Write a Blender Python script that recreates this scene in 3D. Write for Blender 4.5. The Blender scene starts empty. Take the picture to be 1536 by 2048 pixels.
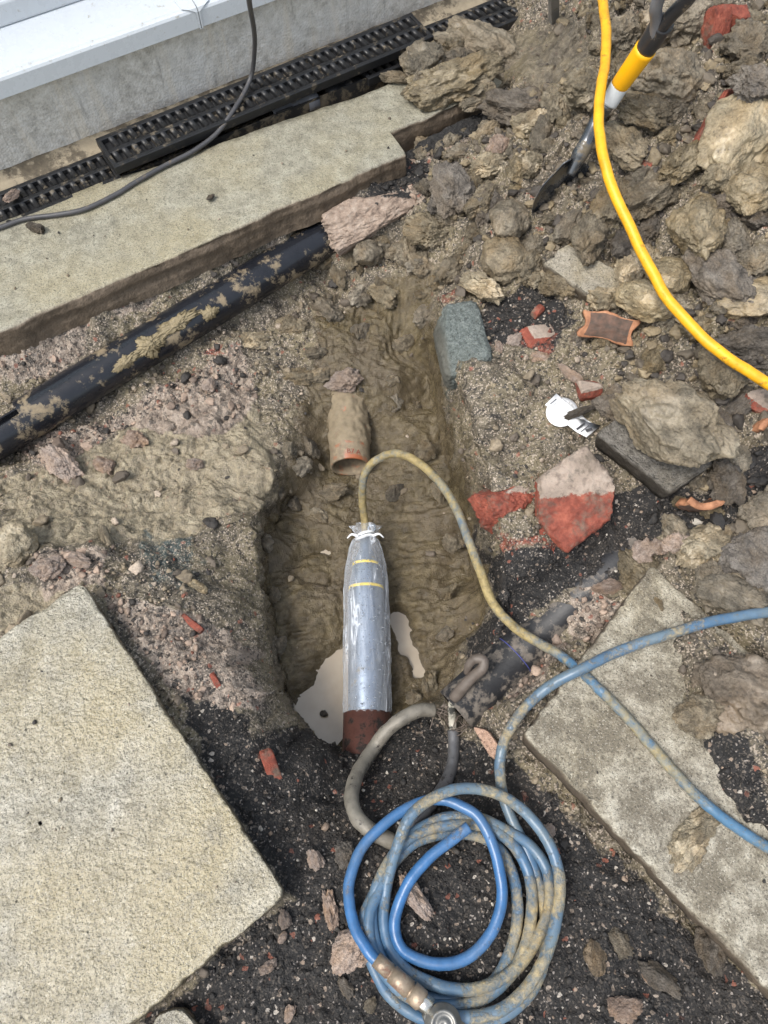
import bpy, bmesh, math, random
import numpy as np
from mathutils import Vector, Matrix
rnd = random.Random(7)
rng = np.random.default_rng(11)
SC = bpy.context.scene
COL = SC.collection

# ------------------------------------------------------------------ camera, sky, sun, exposure
CAM_H, PITCH, FPX, CW, CH = 1.4, math.radians(65), 1450.0, 1536, 2048
cam = bpy.data.cameras.new('camera')
cam.sensor_fit = 'VERTICAL'; cam.sensor_height = 36.0; cam.lens = FPX / CH * 36.0
cam.clip_start = 0.02; cam.clip_end = 500
camo = bpy.data.objects.new('camera', cam); COL.objects.link(camo)
camo.location = (0, 0, CAM_H); camo.rotation_euler = (math.pi / 2 - PITCH, 0, 0)
SC.camera = camo
SUN_EL, SUN_AZ = math.radians(60), math.radians(236)       # azimuth the light comes FROM, clockwise from +Y
world = bpy.data.worlds.new('World'); SC.world = world; world.use_nodes = True
wn = world.node_tree; wn.nodes.clear()
wo = wn.nodes.new('ShaderNodeOutputWorld'); wb = wn.nodes.new('ShaderNodeBackground')
ws = wn.nodes.new('ShaderNodeTexSky'); ws.sky_type = 'NISHITA'; ws.sun_disc = False
ws.sun_elevation = SUN_EL; ws.sun_rotation = SUN_AZ; ws.dust_density = 4.0; ws.air_density = 1.6; ws.ozone_density = 1.0
wh = wn.nodes.new('ShaderNodeHueSaturation'); wh.inputs['Saturation'].default_value = 0.55   # overcast: cloud light is nearly grey
wn.links.new(ws.outputs[0], wh.inputs['Color']); wn.links.new(wh.outputs[0], wb.inputs['Color'])
wb.inputs['Strength'].default_value = 0.13
wn.links.new(wb.outputs[0], wo.inputs['Surface'])
sl = bpy.data.lights.new('sun', 'SUN'); sl.energy = 1.35; sl.angle = math.radians(15); sl.color = (1.0, 0.96, 0.9)
so = bpy.data.objects.new('sun', sl); COL.objects.link(so)
sdir = Vector((math.sin(SUN_AZ) * math.cos(SUN_EL), math.cos(SUN_AZ) * math.cos(SUN_EL), math.sin(SUN_EL)))
so.rotation_euler = sdir.to_track_quat('Z', 'Y').to_euler(); so.location = sdir * 8
SC.view_settings.view_transform = 'Standard'; SC.view_settings.look = 'None'
SC.view_settings.exposure = 0.92; SC.view_settings.gamma = 1.0

# ------------------------------------------------------------------ helpers
CP, SP = math.cos(PITCH), math.sin(PITCH)
def U(u, v, z=0.0):
    """point of the world at height z that was surveyed at photo position (u, v)"""
    x = (u - CW / 2) / FPX; y = (CH / 2 - v) / FPX
    d = np.array([x, CP + y * SP, -SP + y * CP]); t = (z - CAM_H) / d[2]
    return np.array([0, 0, CAM_H]) + t * d
def sstep(a, b, x):
    t = np.clip((x - a) / (b - a), 0, 1); return t * t * (3 - 2 * t)
PERM = np.random.default_rng(3).permutation(256); PERM = np.concatenate([PERM, PERM, PERM])
G3 = np.array([[1,1,0],[-1,1,0],[1,-1,0],[-1,-1,0],[1,0,1],[-1,0,1],[1,0,-1],[-1,0,-1],[0,1,1],[0,-1,1],[0,1,-1],[0,-1,-1]], float)
def perlin3(P):
    Pi = np.floor(P).astype(int); f = P - Pi; Pi &= 255
    w = f * f * f * (f * (f * 6 - 15) + 10); out = 0
    for i in (0, 1):
        for j in (0, 1):
            for k in (0, 1):
                h = PERM[PERM[PERM[Pi[:, 0] + i] + Pi[:, 1] + j] + Pi[:, 2] + k] % 12
                g = G3[h]; d = g[:, 0] * (f[:, 0] - i) + g[:, 1] * (f[:, 1] - j) + g[:, 2] * (f[:, 2] - k)
                wx = w[:, 0] if i else 1 - w[:, 0]; wy = w[:, 1] if j else 1 - w[:, 1]; wz = w[:, 2] if k else 1 - w[:, 2]
                out = out + wx * wy * wz * d
    return out
def fbm(P, oct=4, lac=2.03, gain=0.5):
    a, s, o = 1.0, 1.0, 0
    for i in range(oct):
        o = o + a * perlin3(P * s + i * 17.3); a *= gain; s *= lac
    return o
def ridged(P, oct=3, gain=0.5):
    a, s, o = 1.0, 1.0, 0
    for i in range(oct):
        o = o + a * (1 - 2 * np.abs(perlin3(P * s + i * 9.7))); a *= gain; s *= 2.1
    return o
def worley2(X, Y, seed=0):
    """F1, F2 and a random number of the nearest cell"""
    xi, yi = np.floor(X).astype(int), np.floor(Y).astype(int)
    f1 = np.full(X.shape, 9.0); f2 = np.full(X.shape, 9.0); cid = np.zeros(X.shape)
    for i in (-1, 0, 1):
        for j in (-1, 0, 1):
            h = PERM[PERM[(xi + i + seed) & 255] + ((yi + j) & 255)]; h2 = PERM[h + 77]; h3 = PERM[h2 + 31]
            d = np.hypot(xi + i + h / 255.0 - X, yi + j + h2 / 255.0 - Y)
            m = d < f1
            f2 = np.where(m, f1, np.minimum(f2, d)); cid = np.where(m, h3 / 255.0, cid); f1 = np.where(m, d, f1)
    return f1, f2, cid
def sdist(poly, X, Y):
    """signed distance to a polygon, negative inside"""
    poly = np.asarray(poly); n = len(poly); d = np.full(X.shape, 1e9); ins = np.zeros(X.shape, bool)
    for i in range(n):
        ax, ay = poly[i]; bx, by = poly[(i + 1) % n]; ex, ey = bx - ax, by - ay
        t = np.clip(((X - ax) * ex + (Y - ay) * ey) / (ex * ex + ey * ey + 1e-12), 0, 1)
        d = np.minimum(d, np.hypot(X - ax - t * ex, Y - ay - t * ey))
        c = ((ay > Y) != (by > Y)) & (X < (bx - ax) * (Y - ay) / (by - ay + 1e-12) + ax); ins ^= c
    return np.where(ins, -d, d)

def mesh(name, V, F, mat=None, parent=None, smooth=True, attrs=None, loc=None):
    V = np.asarray(V, float)
    if parent is not None: off = np.array(parent.get('_loc', parent.location))
    elif loc is not None: off = np.array(loc, float)
    else:
        off = (V.min(0) + V.max(0)) / 2; off[2] = V[:, 2].min()
    me = bpy.data.meshes.new(name)
    if isinstance(F, np.ndarray) and F.ndim == 2:
        n, k = F.shape
        me.vertices.add(len(V)); me.vertices.foreach_set('co', (V - off).astype(np.float32).ravel())
        me.loops.add(n * k); me.loops.foreach_set('vertex_index', F.astype(np.int32).ravel())
        me.polygons.add(n); me.polygons.foreach_set('loop_start', np.arange(0, n * k, k, dtype=np.int32))
        me.update(calc_edges=True)
    else:
        me.from_pydata([tuple(p) for p in (V - off)], [], [tuple(int(i) for i in f) for f in F])
        me.update()
    if smooth: me.polygons.foreach_set('use_smooth', np.ones(len(me.polygons), bool))
    if attrs:
        for k, a in attrs.items():
            at = me.color_attributes.new(k, 'FLOAT_COLOR', 'POINT')
            a = np.concatenate([a, np.ones((len(a), 1))], 1) if a.shape[1] == 3 else a
            at.data.foreach_set('color', a.astype(np.float32).ravel())
    if mat: me.materials.append(mat)
    o = bpy.data.objects.new(name, me); COL.objects.link(o)
    if parent is not None: o.parent = parent
    else:
        o.location = off
    return o
def tag(o, label=None, cat=None, group=None, kind=None):
    if label: o['label'] = label
    if cat: o['category'] = cat
    if group: o['group'] = group
    if kind: o['kind'] = kind
    return o
def thing(name, loc, label, cat, group=None):
    o = bpy.data.objects.new(name, None); COL.objects.link(o); o.empty_display_size = 0.05
    o.location = tuple(loc); return tag(o, label, cat, group)
def cr(P, n=8, closed=False):
    """Catmull-Rom through the points"""
    P = np.asarray(P, float)
    Q = np.vstack([P[-1:], P, P[:2]]) if closed else np.vstack([2 * P[:1] - P[1:2], P, 2 * P[-1:] - P[-2:-1]])
    out = []
    for i in range(1, len(Q) - 2):
        t = np.linspace(0, 1, n, endpoint=False)[:, None]
        a, b, c, d = Q[i - 1], Q[i], Q[i + 1], Q[i + 2]
        out.append(0.5 * (2 * b + (c - a) * t + (2 * a - 5 * b + 4 * c - d) * t ** 2 + (3 * b - a - 3 * c + d) * t ** 3))
    if not closed: out.append(P[-1:])
    return np.vstack(out)
def frames(P):
    T = np.gradient(P, axis=0); T /= np.linalg.norm(T, axis=1)[:, None] + 1e-12
    n = np.cross(T[0], [0, 0, 1.0]); n = n if np.linalg.norm(n) > 1e-3 else np.array([1.0, 0, 0]); n /= np.linalg.norm(n)
    N = []
    for t in T:
        n = n - t * (n @ t); n /= np.linalg.norm(n); N.append(n.copy())
    N = np.array(N); return T, N, np.cross(T, N)
def tube(P, r, sides=16, cap=True, jitter=0.0):
    P = np.asarray(P, float); n = len(P); R = np.broadcast_to(np.asarray(r, float), (n,)) if np.ndim(r) < 2 else r
    T, N, B = frames(P); a = np.linspace(0, 2 * np.pi, sides, endpoint=False)
    V = P[:, None] + R[:, None, None] * (np.cos(a)[None, :, None] * N[:, None] + np.sin(a)[None, :, None] * B[:, None])
    if jitter: V += (P[:, None] - V) * (jitter * fbm(V.reshape(-1, 3) * 60, 3).reshape(n, sides, 1))
    V = V.reshape(-1, 3); i = np.arange(n - 1)[:, None] * sides; k = np.arange(sides)[None]; k2 = (k + 1) % sides
    F = np.stack([i + k, i + k2, i + sides + k2, i + sides + k], -1).reshape(-1, 4)
    if cap:
        F = [tuple(f) for f in F] + [tuple(range(sides))[::-1], tuple(range((n - 1) * sides, n * sides))]
    return V, F
def lathe(A, Bp, prof, sides=40):
    """revolve [(t along axis in metres, radius)] about the axis from A towards B"""
    A = np.asarray(A, float); d = np.asarray(Bp, float) - A; d /= np.linalg.norm(d)
    n = np.cross(d, [0, 0, 1.0]); n = n / np.linalg.norm(n) if np.linalg.norm(n) > 1e-3 else np.array([1.0, 0, 0]); b = np.cross(n, d)
    a = np.linspace(0, 2 * np.pi, sides, endpoint=False); V = []
    for t, r in prof: V.append(A + d * t + r * (np.cos(a)[:, None] * n + np.sin(a)[:, None] * b))
    V = np.vstack(V); m = len(prof); i = np.arange(m - 1)[:, None] * sides; k = np.arange(sides)[None]; k2 = (k + 1) % sides
    return V, np.stack([i + k, i + sides + k, i + sides + k2, i + k2], -1).reshape(-1, 4)
def merge(parts):
    V, F, o = [], [], 0
    for v, f in parts:
        V.append(np.asarray(v)); F += [tuple(int(i) + o for i in q) for q in f]; o += len(v)
    return np.vstack(V), F
def bevel_mod(o, w=0.003, seg=2):
    m = o.modifiers.new('bevel', 'BEVEL'); m.width = w; m.segments = seg; m.limit_method = 'ANGLE'; m.angle_limit = math.radians(40); return o

# icospheres for lumps
ICO = {}
def ico(s):
    if s not in ICO:
        bm = bmesh.new(); bmesh.ops.create_icosphere(bm, subdivisions=s, radius=1.0)
        bm.verts.ensure_lookup_table()
        ICO[s] = (np.array([v.co[:] for v in bm.verts]), np.array([[v.index for v in f.verts] for f in bm.faces])); bm.free()
    return ICO[s]
def lump(seed, sub=5, scale=(1, 1, 0.75), cuts=5, cut=(0.45, 0.85), big=0.28, mid=0.10, crumb=0.05, layer=0.0):
    r = np.random.default_rng(seed); V, F = ico(sub); V = V.copy(); D = V.copy()
    o = r.uniform(0, 200, 3)
    V = V * (1 + big * fbm(D * 1.3 + o, 3)[:, None])
    for _ in range(cuts):
        n = r.normal(size=3); n /= np.linalg.norm(n); h = r.uniform(*cut)
        s = V @ n; over = np.maximum(s - h, 0); V = V - n * (over * 0.93)[:, None]
    rad = V / (np.linalg.norm(V, axis=1)[:, None] + 1e-9)
    dd = mid * fbm(V * 3.1 + o, 3) + crumb * (ridged(V * 6.5 + o, 3) - 0.6)
    if layer:
        ax = r.normal(size=3); ax /= np.linalg.norm(ax)
        w = V @ ax * 9 + 2.2 * fbm(V * 2 + o, 2); dd = dd + layer * (np.abs((w % 1) - 0.5) * 2 - 0.5)
    dd = dd + (.05 * np.clip(fbm(V * 7 + o + 3, 2), -.1, .6) + .022 * fbm(V * 15 + o, 3)) * (crumb / .045)
    V = V + rad * dd[:, None]
    V = V * np.asarray(scale)
    return V, F

# ------------------------------------------------------------------ material helpers
class Mat:
    def __init__(self, name):
        self.m = bpy.data.materials.new(name); self.m.use_nodes = True; self.t = self.m.node_tree; self.t.nodes.clear()
        self.out = self.n('ShaderNodeOutputMaterial'); self.p = self.n('ShaderNodeBsdfPrincipled')
        self.l(self.p.outputs[0], self.out.inputs['Surface'])
        self.tc = self.n('ShaderNodeTexCoord'); self.co = self.tc.outputs['Object']
    def n(self, k): return self.t.nodes.new(k)
    def l(self, a, b): self.t.links.new(a, b)
    def put(self, s, v):
        if isinstance(v, bpy.types.NodeSocket): self.l(v, s)
        elif isinstance(v, (tuple, list)) and s.type == 'RGBA': s.default_value = (*v[:3], 1)
        else: s.default_value = v
    def noise(self, sc, det=4, rough=0.55, co=None, dist=0.0, out=0):
        x = self.n('ShaderNodeTexNoise'); x.inputs['Scale'].default_value = sc; x.inputs['Detail'].default_value = det
        x.inputs['Roughness'].default_value = rough; x.inputs['Distortion'].default_value = dist
        self.l(co or self.co, x.inputs['Vector']); return x.outputs[out]
    def vor(self, sc, feat='F1', co=None, out='Distance', rnd=1.0):
        x = self.n('ShaderNodeTexVoronoi'); x.feature = feat; x.inputs['Scale'].default_value = sc; x.inputs['Randomness'].default_value = rnd
        self.l(co or self.co, x.inputs['Vector']); return x.outputs[out]
    def ramp(self, f, stops, interp='LINEAR'):
        x = self.n('ShaderNodeValToRGB'); e = x.color_ramp.elements; x.color_ramp.interpolation = interp
        while len(e) < len(stops): e.new(0.5)
        for q, (p, c) in zip(e, stops):
            q.position = p; q.color = (*c, 1) if isinstance(c, (tuple, list)) else (c, c, c, 1)
        self.l(f, x.inputs[0]); return x.outputs[0]
    def mix(self, f, a, b, mode='MIX'):
        x = self.n('ShaderNodeMix'); x.data_type = 'RGBA'; x.blend_type = mode
        self.put(x.inputs[0], f); self.put(x.inputs[6], a); self.put(x.inputs[7], b); return x.outputs[2]
    def math(self, op, a, b=0.0, c=None, clamp=False):
        x = self.n('ShaderNodeMath'); x.operation = op; x.use_clamp = clamp
        self.put(x.inputs[0], a); self.put(x.inputs[1], b)
        if c is not None: self.put(x.inputs[2], c)
        return x.outputs[0]
    def bw(self, c):
        x = self.n('ShaderNodeRGBToBW'); self.l(c, x.inputs[0]); return x.outputs[0]
    def sep(self, c):
        x = self.n('ShaderNodeSeparateColor'); self.l(c, x.inputs[0]); return x.outputs
    def attr(self, name):
        x = self.n('ShaderNodeVertexColor'); x.layer_name = name; return x.outputs[0]
    def mapping(self, co, scale=(1, 1, 1), rot=(0, 0, 0)):
        x = self.n('ShaderNodeMapping'); x.inputs['Scale'].default_value = scale; x.inputs['Rotation'].default_value = rot
        self.l(co, x.inputs['Vector']); return x.outputs[0]
    def offset_random(self):
        """a different stretch of the pattern for every object that shares the material"""
        oi = self.n('ShaderNodeObjectInfo'); v = self.n('ShaderNodeVectorMath'); v.operation = 'ADD'
        s = self.n('ShaderNodeVectorMath'); s.operation = 'SCALE'; cb = self.n('ShaderNodeCombineXYZ')
        for i in range(3): self.l(oi.outputs['Random'], cb.inputs[i])
        self.l(cb.outputs[0], s.inputs[0]); s.inputs['Scale'].default_value = 37.0
        self.l(self.tc.outputs['Object'], v.inputs[0]); self.l(s.outputs[0], v.inputs[1]); self.co = v.outputs[0]
        return oi.outputs['Random']
    def bump(self, h, st=0.5, dist=0.01, prev=None):
        x = self.n('ShaderNodeBump'); x.inputs['Strength'].default_value = st; x.inputs['Distance'].default_value = dist
        self.l(h, x.inputs['Height'])
        if prev is not None: self.l(prev, x.inputs['Normal'])
        return x.outputs[0]
    def done(self, col, rough=0.8, nrm=None, metal=0.0, spec=0.5, **kw):
        self.put(self.p.inputs['Base Color'], col); self.put(self.p.inputs['Roughness'], rough); self.put(self.p.inputs['Metallic'], metal)
        self.put(self.p.inputs['Specular IOR Level'], spec)
        if nrm is not None: self.l(nrm, self.p.inputs['Normal'])
        for k, v in kw.items(): self.put(self.p.inputs[k], v)
        return self.m

# ------------------------------------------------------------------ ground: surveyed heights
CTRL = [
 # under the path and beside the wall
 (0,300,-.07),(0,450,-.085),(0,560,-.085),(250,300,-.085),(400,430,-.085),(400,200,-.085),(650,150,-.085),(760,290,-.085),(700,60,-.085),(560,330,-.085),
 (880,100,-.085),(880,180,-.085),(990,100,-.05),(1000,-60,-.02),(700,-200,-.08),(200,-100,-.08),
 # foot of the path edge
 (0,700,-.066),(210,607,-.066),(415,513,-.066),(560,455,-.066),(700,401,-.066),(800,348,-.068),(860,300,-.085),(1000,200,-.06),
 # bank down to the black pipe
 (60,735,-.11),(200,670,-.11),(330,600,-.11),(450,545,-.11),(560,490,-.11),
 (-100,860,-.24),(60,880,-.23),(200,815,-.23),(330,735,-.225),(450,655,-.22),(560,580,-.22),(630,530,-.23),
 # shelf left of the pit
 (30,930,-.20),(120,900,-.2),(300,800,-.2),(450,695,-.21),(600,590,-.235),(650,560,-.25),
 (200,960,-.19),(400,900,-.2),(480,800,-.215),(350,1050,-.17),(100,1050,-.12),(200,1110,-.085),(330,1150,-.10),(0,1000,-.15),(0,1120,-.07),(60,1170,-.05),
 # beside and under the left slab
 (230,1200,-.055),(400,1450,-.07),(520,1680,-.07),(600,1800,-.07),(400,1990,-.075),(280,2040,-.07),(100,1500,-.075),(250,1700,-.075),(0,1900,-.075),(-100,1250,-.05),(-200,1700,-.06),
 # left bank of the pit
 (470,1050,-.205),(430,1200,-.13),(480,1350,-.16),(510,1480,-.11),(560,1590,-.10),(610,1540,-.16),(540,1400,-.27),(500,1250,-.24),
 (535,950,-.23),(500,1090,-.26),(570,1020,-.37),(540,1130,-.34),(537,1300,-.30),(550,1400,-.335),(575,1425,-.425),(660,1490,-.43),
 # floor of the pit
 (570,1180,-.345),(620,1180,-.35),(660,1200,-.37),(570,1260,-.35),(620,1260,-.357),(655,1270,-.38),(580,1330,-.365),(618,1330,-.372),(600,1378,-.388),(622,1415,-.43),(650,1395,-.432),(668,1335,-.43),(660,1150,-.385),(680,1440,-.43),(730,1250,-.41),(740,1400,-.43),(720,1100,-.395),(700,1020,-.40),(640,1050,-.37),(600,980,-.34),
 (800,1252,-.385),(830,1325,-.38),(800,1390,-.38),(788,1318,-.385),(790,1360,-.385),(850,1265,-.375),(862,1340,-.375),(818,1195,-.38),(845,1110,-.375),(830,1385,-.38),(840,1150,-.375),(860,1250,-.37),(850,1050,-.37),(820,960,-.37),(880,1330,-.37),(760,980,-.39),
 # head of the pit
 (700,760,-.255),(780,750,-.265),(640,800,-.295),(765,800,-.295),(640,730,-.262),(770,700,-.25),(820,870,-.345),(600,760,-.265),(640,680,-.255),(780,650,-.24),(700,570,-.235),(800,560,-.18),(860,500,-.12),(620,860,-.30),(600,800,-.27),(800,850,-.335),(760,900,-.37),(560,880,-.25),(640,900,-.36),(720,660,-.25),(700,500,-.20),(780,480,-.15),(750,430,-.085),(660,480,-.13),
 # right wall of the pit
 (872,625,-.05),(890,690,-.055),(912,780,-.06),(940,880,-.065),(962,960,-.07),(990,1080,-.07),(1003,1180,-.08),(990,1260,-.12),
 (826,690,-.27),(842,745,-.275),(850,800,-.305),(866,880,-.35),(884,960,-.36),(903,1060,-.365),(912,1150,-.365),(903,1270,-.365),(888,1360,-.35),(832,640,-.22),
 # made ground on the right
 (940,640,-.02),(1000,700,0),(1100,750,0),(1050,900,-.02),(1150,650,.02),(1000,610,-.01),(1250,1050,-.03),(1130,1150,-.05),(1200,1230,-.055),(1100,1340,-.075),(1000,1400,-.11),(950,1400,-.19),(960,1490,-.16),(1040,1180,-.06),(1170,950,-.02),
 (1050,1550,-.085),(1200,1740,-.075),(1350,1930,-.075),(1150,1500,-.085),(1300,1600,-.085),(1250,1300,-.08),(1450,1850,-.075),
 (1340,1150,0),(1400,1230,.025),(1370,1350,.03),(1500,1300,.04),(1450,1420,.035),(1440,1560,.0),(1500,1640,.01),(1536,1720,-.02),(1600,1500,.04),
 # black ash by the coil and the lip over the pit
 (900,1800,-.075),(750,1720,-.08),(1100,1750,-.075),(680,1900,-.07),(900,2040,-.07),(1200,2000,-.075),(900,2200,-.07),(1500,2100,-.06),
 (690,1510,-.30),(740,1492,-.29),(800,1455,-.275),(860,1430,-.27),(900,1430,-.27),(620,1500,-.32),(660,1580,-.18),(760,1590,-.16),(860,1560,-.17),(930,1540,-.17),(800,1650,-.11),(940,1620,-.12),(700,1650,-.11),
 # spoil heap
 (1000,300,-.02),(900,420,-.06),(880,350,-.07),(960,480,-.04),(1050,480,.03),(1050,380,.03),(1150,350,.10),(1250,250,.19),(1400,150,.24),(1500,300,.24),(1400,400,.17),(1300,550,.09),(1450,600,.13),(1500,750,.11),(1400,850,.05),(1220,540,.05),(1500,950,.06),(1350,1000,.01),(1450,1080,.02),(1200,120,.12),(1110,150,.04),(1050,60,.01),(1300,20,.2),(1500,20,.25),(1100,250,.06),(1600,500,.2),(1700,200,.25),(1700,800,.1),(1100,560,.02),(1400,-150,.2),(1150,-150,.05),(1250,700,.04),(1300,850,.03),(1050,150,.01),
]
CPW = np.array([U(*c) for c in CTRL])
_c2 = 0.02 ** 2
def _k(d2): return -np.sqrt(d2 + _c2)
_A = _k(((CPW[:, None, :2] - CPW[None, :, :2]) ** 2).sum(-1)); nC = len(CPW)
_M = np.zeros((nC + 3, nC + 3)); _M[:nC, :nC] = _A + np.eye(nC) * 0.0008; _M[:nC, nC] = 1; _M[:nC, nC + 1:] = CPW[:, :2]; _M[nC:, :nC] = _M[:nC, nC:].T
_W = np.linalg.solve(_M, np.concatenate([CPW[:, 2], [0, 0, 0]]))
def base_h(X, Y):
    sh = X.shape; X = X.ravel(); Y = Y.ravel(); out = np.zeros(len(X))
    for s in range(0, len(X), 40000):
        x, y = X[s:s + 40000], Y[s:s + 40000]
        out[s:s + 40000] = _k((x[:, None] - CPW[None, :, 0]) ** 2 + (y[:, None] - CPW[None, :, 1]) ** 2) @ _W[:nC] + _W[nC] + _W[nC + 1] * x + _W[nC + 2] * y
    ex = np.maximum(np.maximum(-1.5 - X, X - 1.75), np.maximum(-.65 - Y, Y - 2.85))
    k = sstep(-0.15, 0.5, ex); far = -0.06 + 0.03 * np.sin(X * .7) * np.cos(Y * .6)
    return (np.clip(out, -.5, .32) * (1 - k) + far * k).reshape(sh)

def grow(a, n=26, f=1.32):
    d = a[1] - a[0]; lo = [a[0]]; hi = [a[-1]]; s = d
    for _ in range(n): s *= f; lo.append(lo[-1] - s); hi.append(hi[-1] + s)
    return np.concatenate([lo[:0:-1], a, hi[1:]])
STEP = 0.0036
xs = grow(np.arange(-1.3, 1.42, STEP)); ys = grow(np.arange(-0.42, 2.58, STEP))
GX, GY = np.meshgrid(xs, ys); NY, NX = GX.shape
bx = np.arange(-2.2, 2.5, 0.012); by = np.arange(-1.3, 3.6, 0.012)
BXg, BYg = np.meshgrid(bx, by); BH = base_h(BXg, BYg)
def bil(g, x0, y0, st, X, Y):
    i = np.clip((X - x0) / st, 0, g.shape[1] - 1.001); j = np.clip((Y - y0) / st, 0, g.shape[0] - 1.001)
    a, b = i.astype(int), j.astype(int); fx, fy = i - a, j - b
    return (g[b, a] * (1 - fx) + g[b, a + 1] * fx) * (1 - fy) + (g[b + 1, a] * (1 - fx) + g[b + 1, a + 1] * fx) * fy
def Hb(X, Y): return bil(BH, bx[0], by[0], 0.012, np.asarray(X, float), np.asarray(Y, float))
def hit(u, v, H):
    x = (u - CW / 2) / FPX; y = (CH / 2 - v) / FPX; d = np.array([x, CP + y * SP, -SP + y * CP])
    t = np.linspace(0.9, 3.6, 2600); P = np.array([0, 0, CAM_H]) + t[:, None] * d
    m = P[:, 2] <= H(P[:, 0], P[:, 1]); k = np.argmax(m) if m.any() else -1
    return P[k]
def zone(*polys, soft=0.02, wob=0.02):
    out = np.zeros(GX.shape)
    for p in polys:
        pw = [hit(u, v, Hb)[:2] for u, v in p]
        out = np.maximum(out, 1 - sstep(-soft, soft, sdist(pw, GX + WOBX * wob, GY + WOBY * wob)))
    return out
_fine = (np.abs(GX - .05) < 1.7) & (np.abs(GY - 1.1) < 1.8)
P2 = np.stack([GX.ravel(), GY.ravel(), np.zeros(GX.size)], 1)
def n2(sc, oct=3, seed=0, gain=.5): return fbm(P2 * sc + np.array([seed * 3.7, seed * 1.3, seed * 5.1 + .37]), oct, gain=gain).reshape(GX.shape)
WOBX = n2(9, 4, 1); WOBY = n2(9, 4, 2)
H0 = np.where((np.abs(GX) < 2.1) & (GY > -1.2) & (GY < 3.5), Hb(GX, GY), base_h(GX, GY))
# materials of the made ground, as areas
zB = zone([(350,1400),(440,1425),(520,1480),(600,1490),(690,1500),(760,1470),(850,1430),(930,1480),(1050,1550),(1300,1780),(1560,2000),(1560,2140),(250,2140),(300,2030),(580,1800),(500,1650)],
          [(930,1030),(990,1090),(1090,1110),(1200,1000),(1290,990),(1330,1080),(1250,1120),(1100,1220),(1010,1390),(920,1420),(950,1300),(975,1200)],
          [(990,590),(1080,550),(1150,640),(1100,700),(1000,680)],
          [(800,300),(940,225),(1010,180),(1030,240),(850,330),(860,370),(800,400),(750,405),(720,395)],
          [(1420,1340),(1470,1480),(1560,1640),(1560,1840),(1440,1720),(1390,1500)],
          [(1370,500),(1490,480),(1490,620),(1400,640)], [(1470,900),(1560,870),(1560,1040),(1440,1040)], [(1240,1010),(1440,960),(1460,1060),(1290,1080)], wob=.035)
zP = zone([(0,700),(210,608),(415,512),(560,452),(650,440),(640,470),(420,550),(300,610),(100,750),(0,790)],
          [(650,470),(710,425),(790,385),(850,330),(960,250),(950,290),(860,340),(850,400),(770,450),(690,500),(650,495)],
          [(200,1180),(380,1230),(500,1330),(530,1450),(450,1440),(350,1400),(230,1230)],
          [(30,900),(300,790),(480,690),(530,800),(450,870),(250,860),(100,950)],
          [(1170,1170),(1310,1230),(1250,1300),(1140,1280)],[(1010,1290),(1100,1240),(1140,1300),(1020,1400)],[(70,1110),(220,1100),(210,1180),(90,1190)], wob=.03) 
zT = zone([(110,940),(300,830),(500,780),(550,900),(520,1010),(360,1085),(150,1095),(0,1110),(0,955)],
          [(760,150),(900,90),(1000,110),(1010,170),(850,190),(790,200)], [(0,1180),(160,1170),(60,1260),(0,1270)], wob=.03)
zW = zone([(570,960),(610,800),(640,640),(760,560),(850,540),(865,640),(885,760),(925,900),(950,1100),(940,1250),(900,1400),(780,1450),(690,1500),(600,1460),(540,1330),(500,1150),(520,1040)], soft=.03, wob=.03)
zH = zone([(830,330),(960,220),(1080,120),(1200,-80),(1700,-200),(1800,1000),(1500,1130),(1330,1120),(1300,900),(1120,580),(960,560),(860,480)], soft=.05)
zR = zone([(390,680),(450,690),(430,720),(385,712)],[(1010,1065),(1080,1070),(1130,1095),(1080,1115),(1030,1100)],[(1050,650),(1130,655),(1100,700),(1040,690)],[(900,590),(960,590),(930,620)],[(930,650),(990,640),(1010,690),(950,700)], soft=.02, wob=.05)
zG = zone([(270,1060),(400,1070),(400,1150),(300,1180)],[(880,620),(960,660),(950,760),(900,760)], soft=.03, wob=.05)
zD = zone([(985,60),(1160,70),(1190,130),(1080,190),(1000,140)], soft=.03)      # smooth damp earth behind the path
rough = 1 - 0.72 * zW
dry = np.clip(1 - zW, 0, 1)
# relief
floor_ = zW * (1 - sstep(-.395, -.34, H0)); calm = 1 - .62 * floor_
h = H0.copy()
h += n2(5.0, 3, 3) * (.020 * (1 - zB * .6) * (1 - zD) * calm)
h += n2(22, 4, 4) * (.0095 * calm * (1 - .35 * zW) * (1 - .5 * zB))
f1, f2, cid = worley2(GX * 11 + WOBX * .8, GY * 11 + WOBY * .8, 5)
h += n2(13, 4, 31) * .014 * calm * (1 - zD) * (1 - .6 * zB) * (1 - .5 * zT)
h += zH * (.045 * np.sqrt(np.clip(1 - (f1 / .8) ** 2, 0, 1)) * (.35 + .8 * cid) - .018)
f1, f2, cid = worley2(GX * 27 + WOBX * 1.6, GY * 27 + WOBY * 1.6, 8)
lum = np.sqrt(np.clip(1 - (f1 / .75) ** 2, 0, 1)) * (cid > .25)
h += lum * (.005 + .020 * cid ** 2) * (dry * (1 - zD) * (.45 + .55 * zH) * (1 - .72 * zB) * (1 - .72 * zT) + .12 * zW)
f1, f2, cid = worley2(GX * 62 + WOBX * 2, GY * 62 + WOBY * 2, 12)
lum = np.sqrt(np.clip(1 - (f1 / .62) ** 2, 0, 1)) * (cid > .35)
h += lum * (.0015 + .006 * cid ** 3) * (dry * (1 - .8 * zD) * (1 - .6 * zT) + .05)
f1, f2, cid = worley2(GX * 125, GY * 125, 21)
h += np.sqrt(np.clip(1 - (f1 / .6) ** 2, 0, 1)) * (cid > .3) * .0022 * dry
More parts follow.
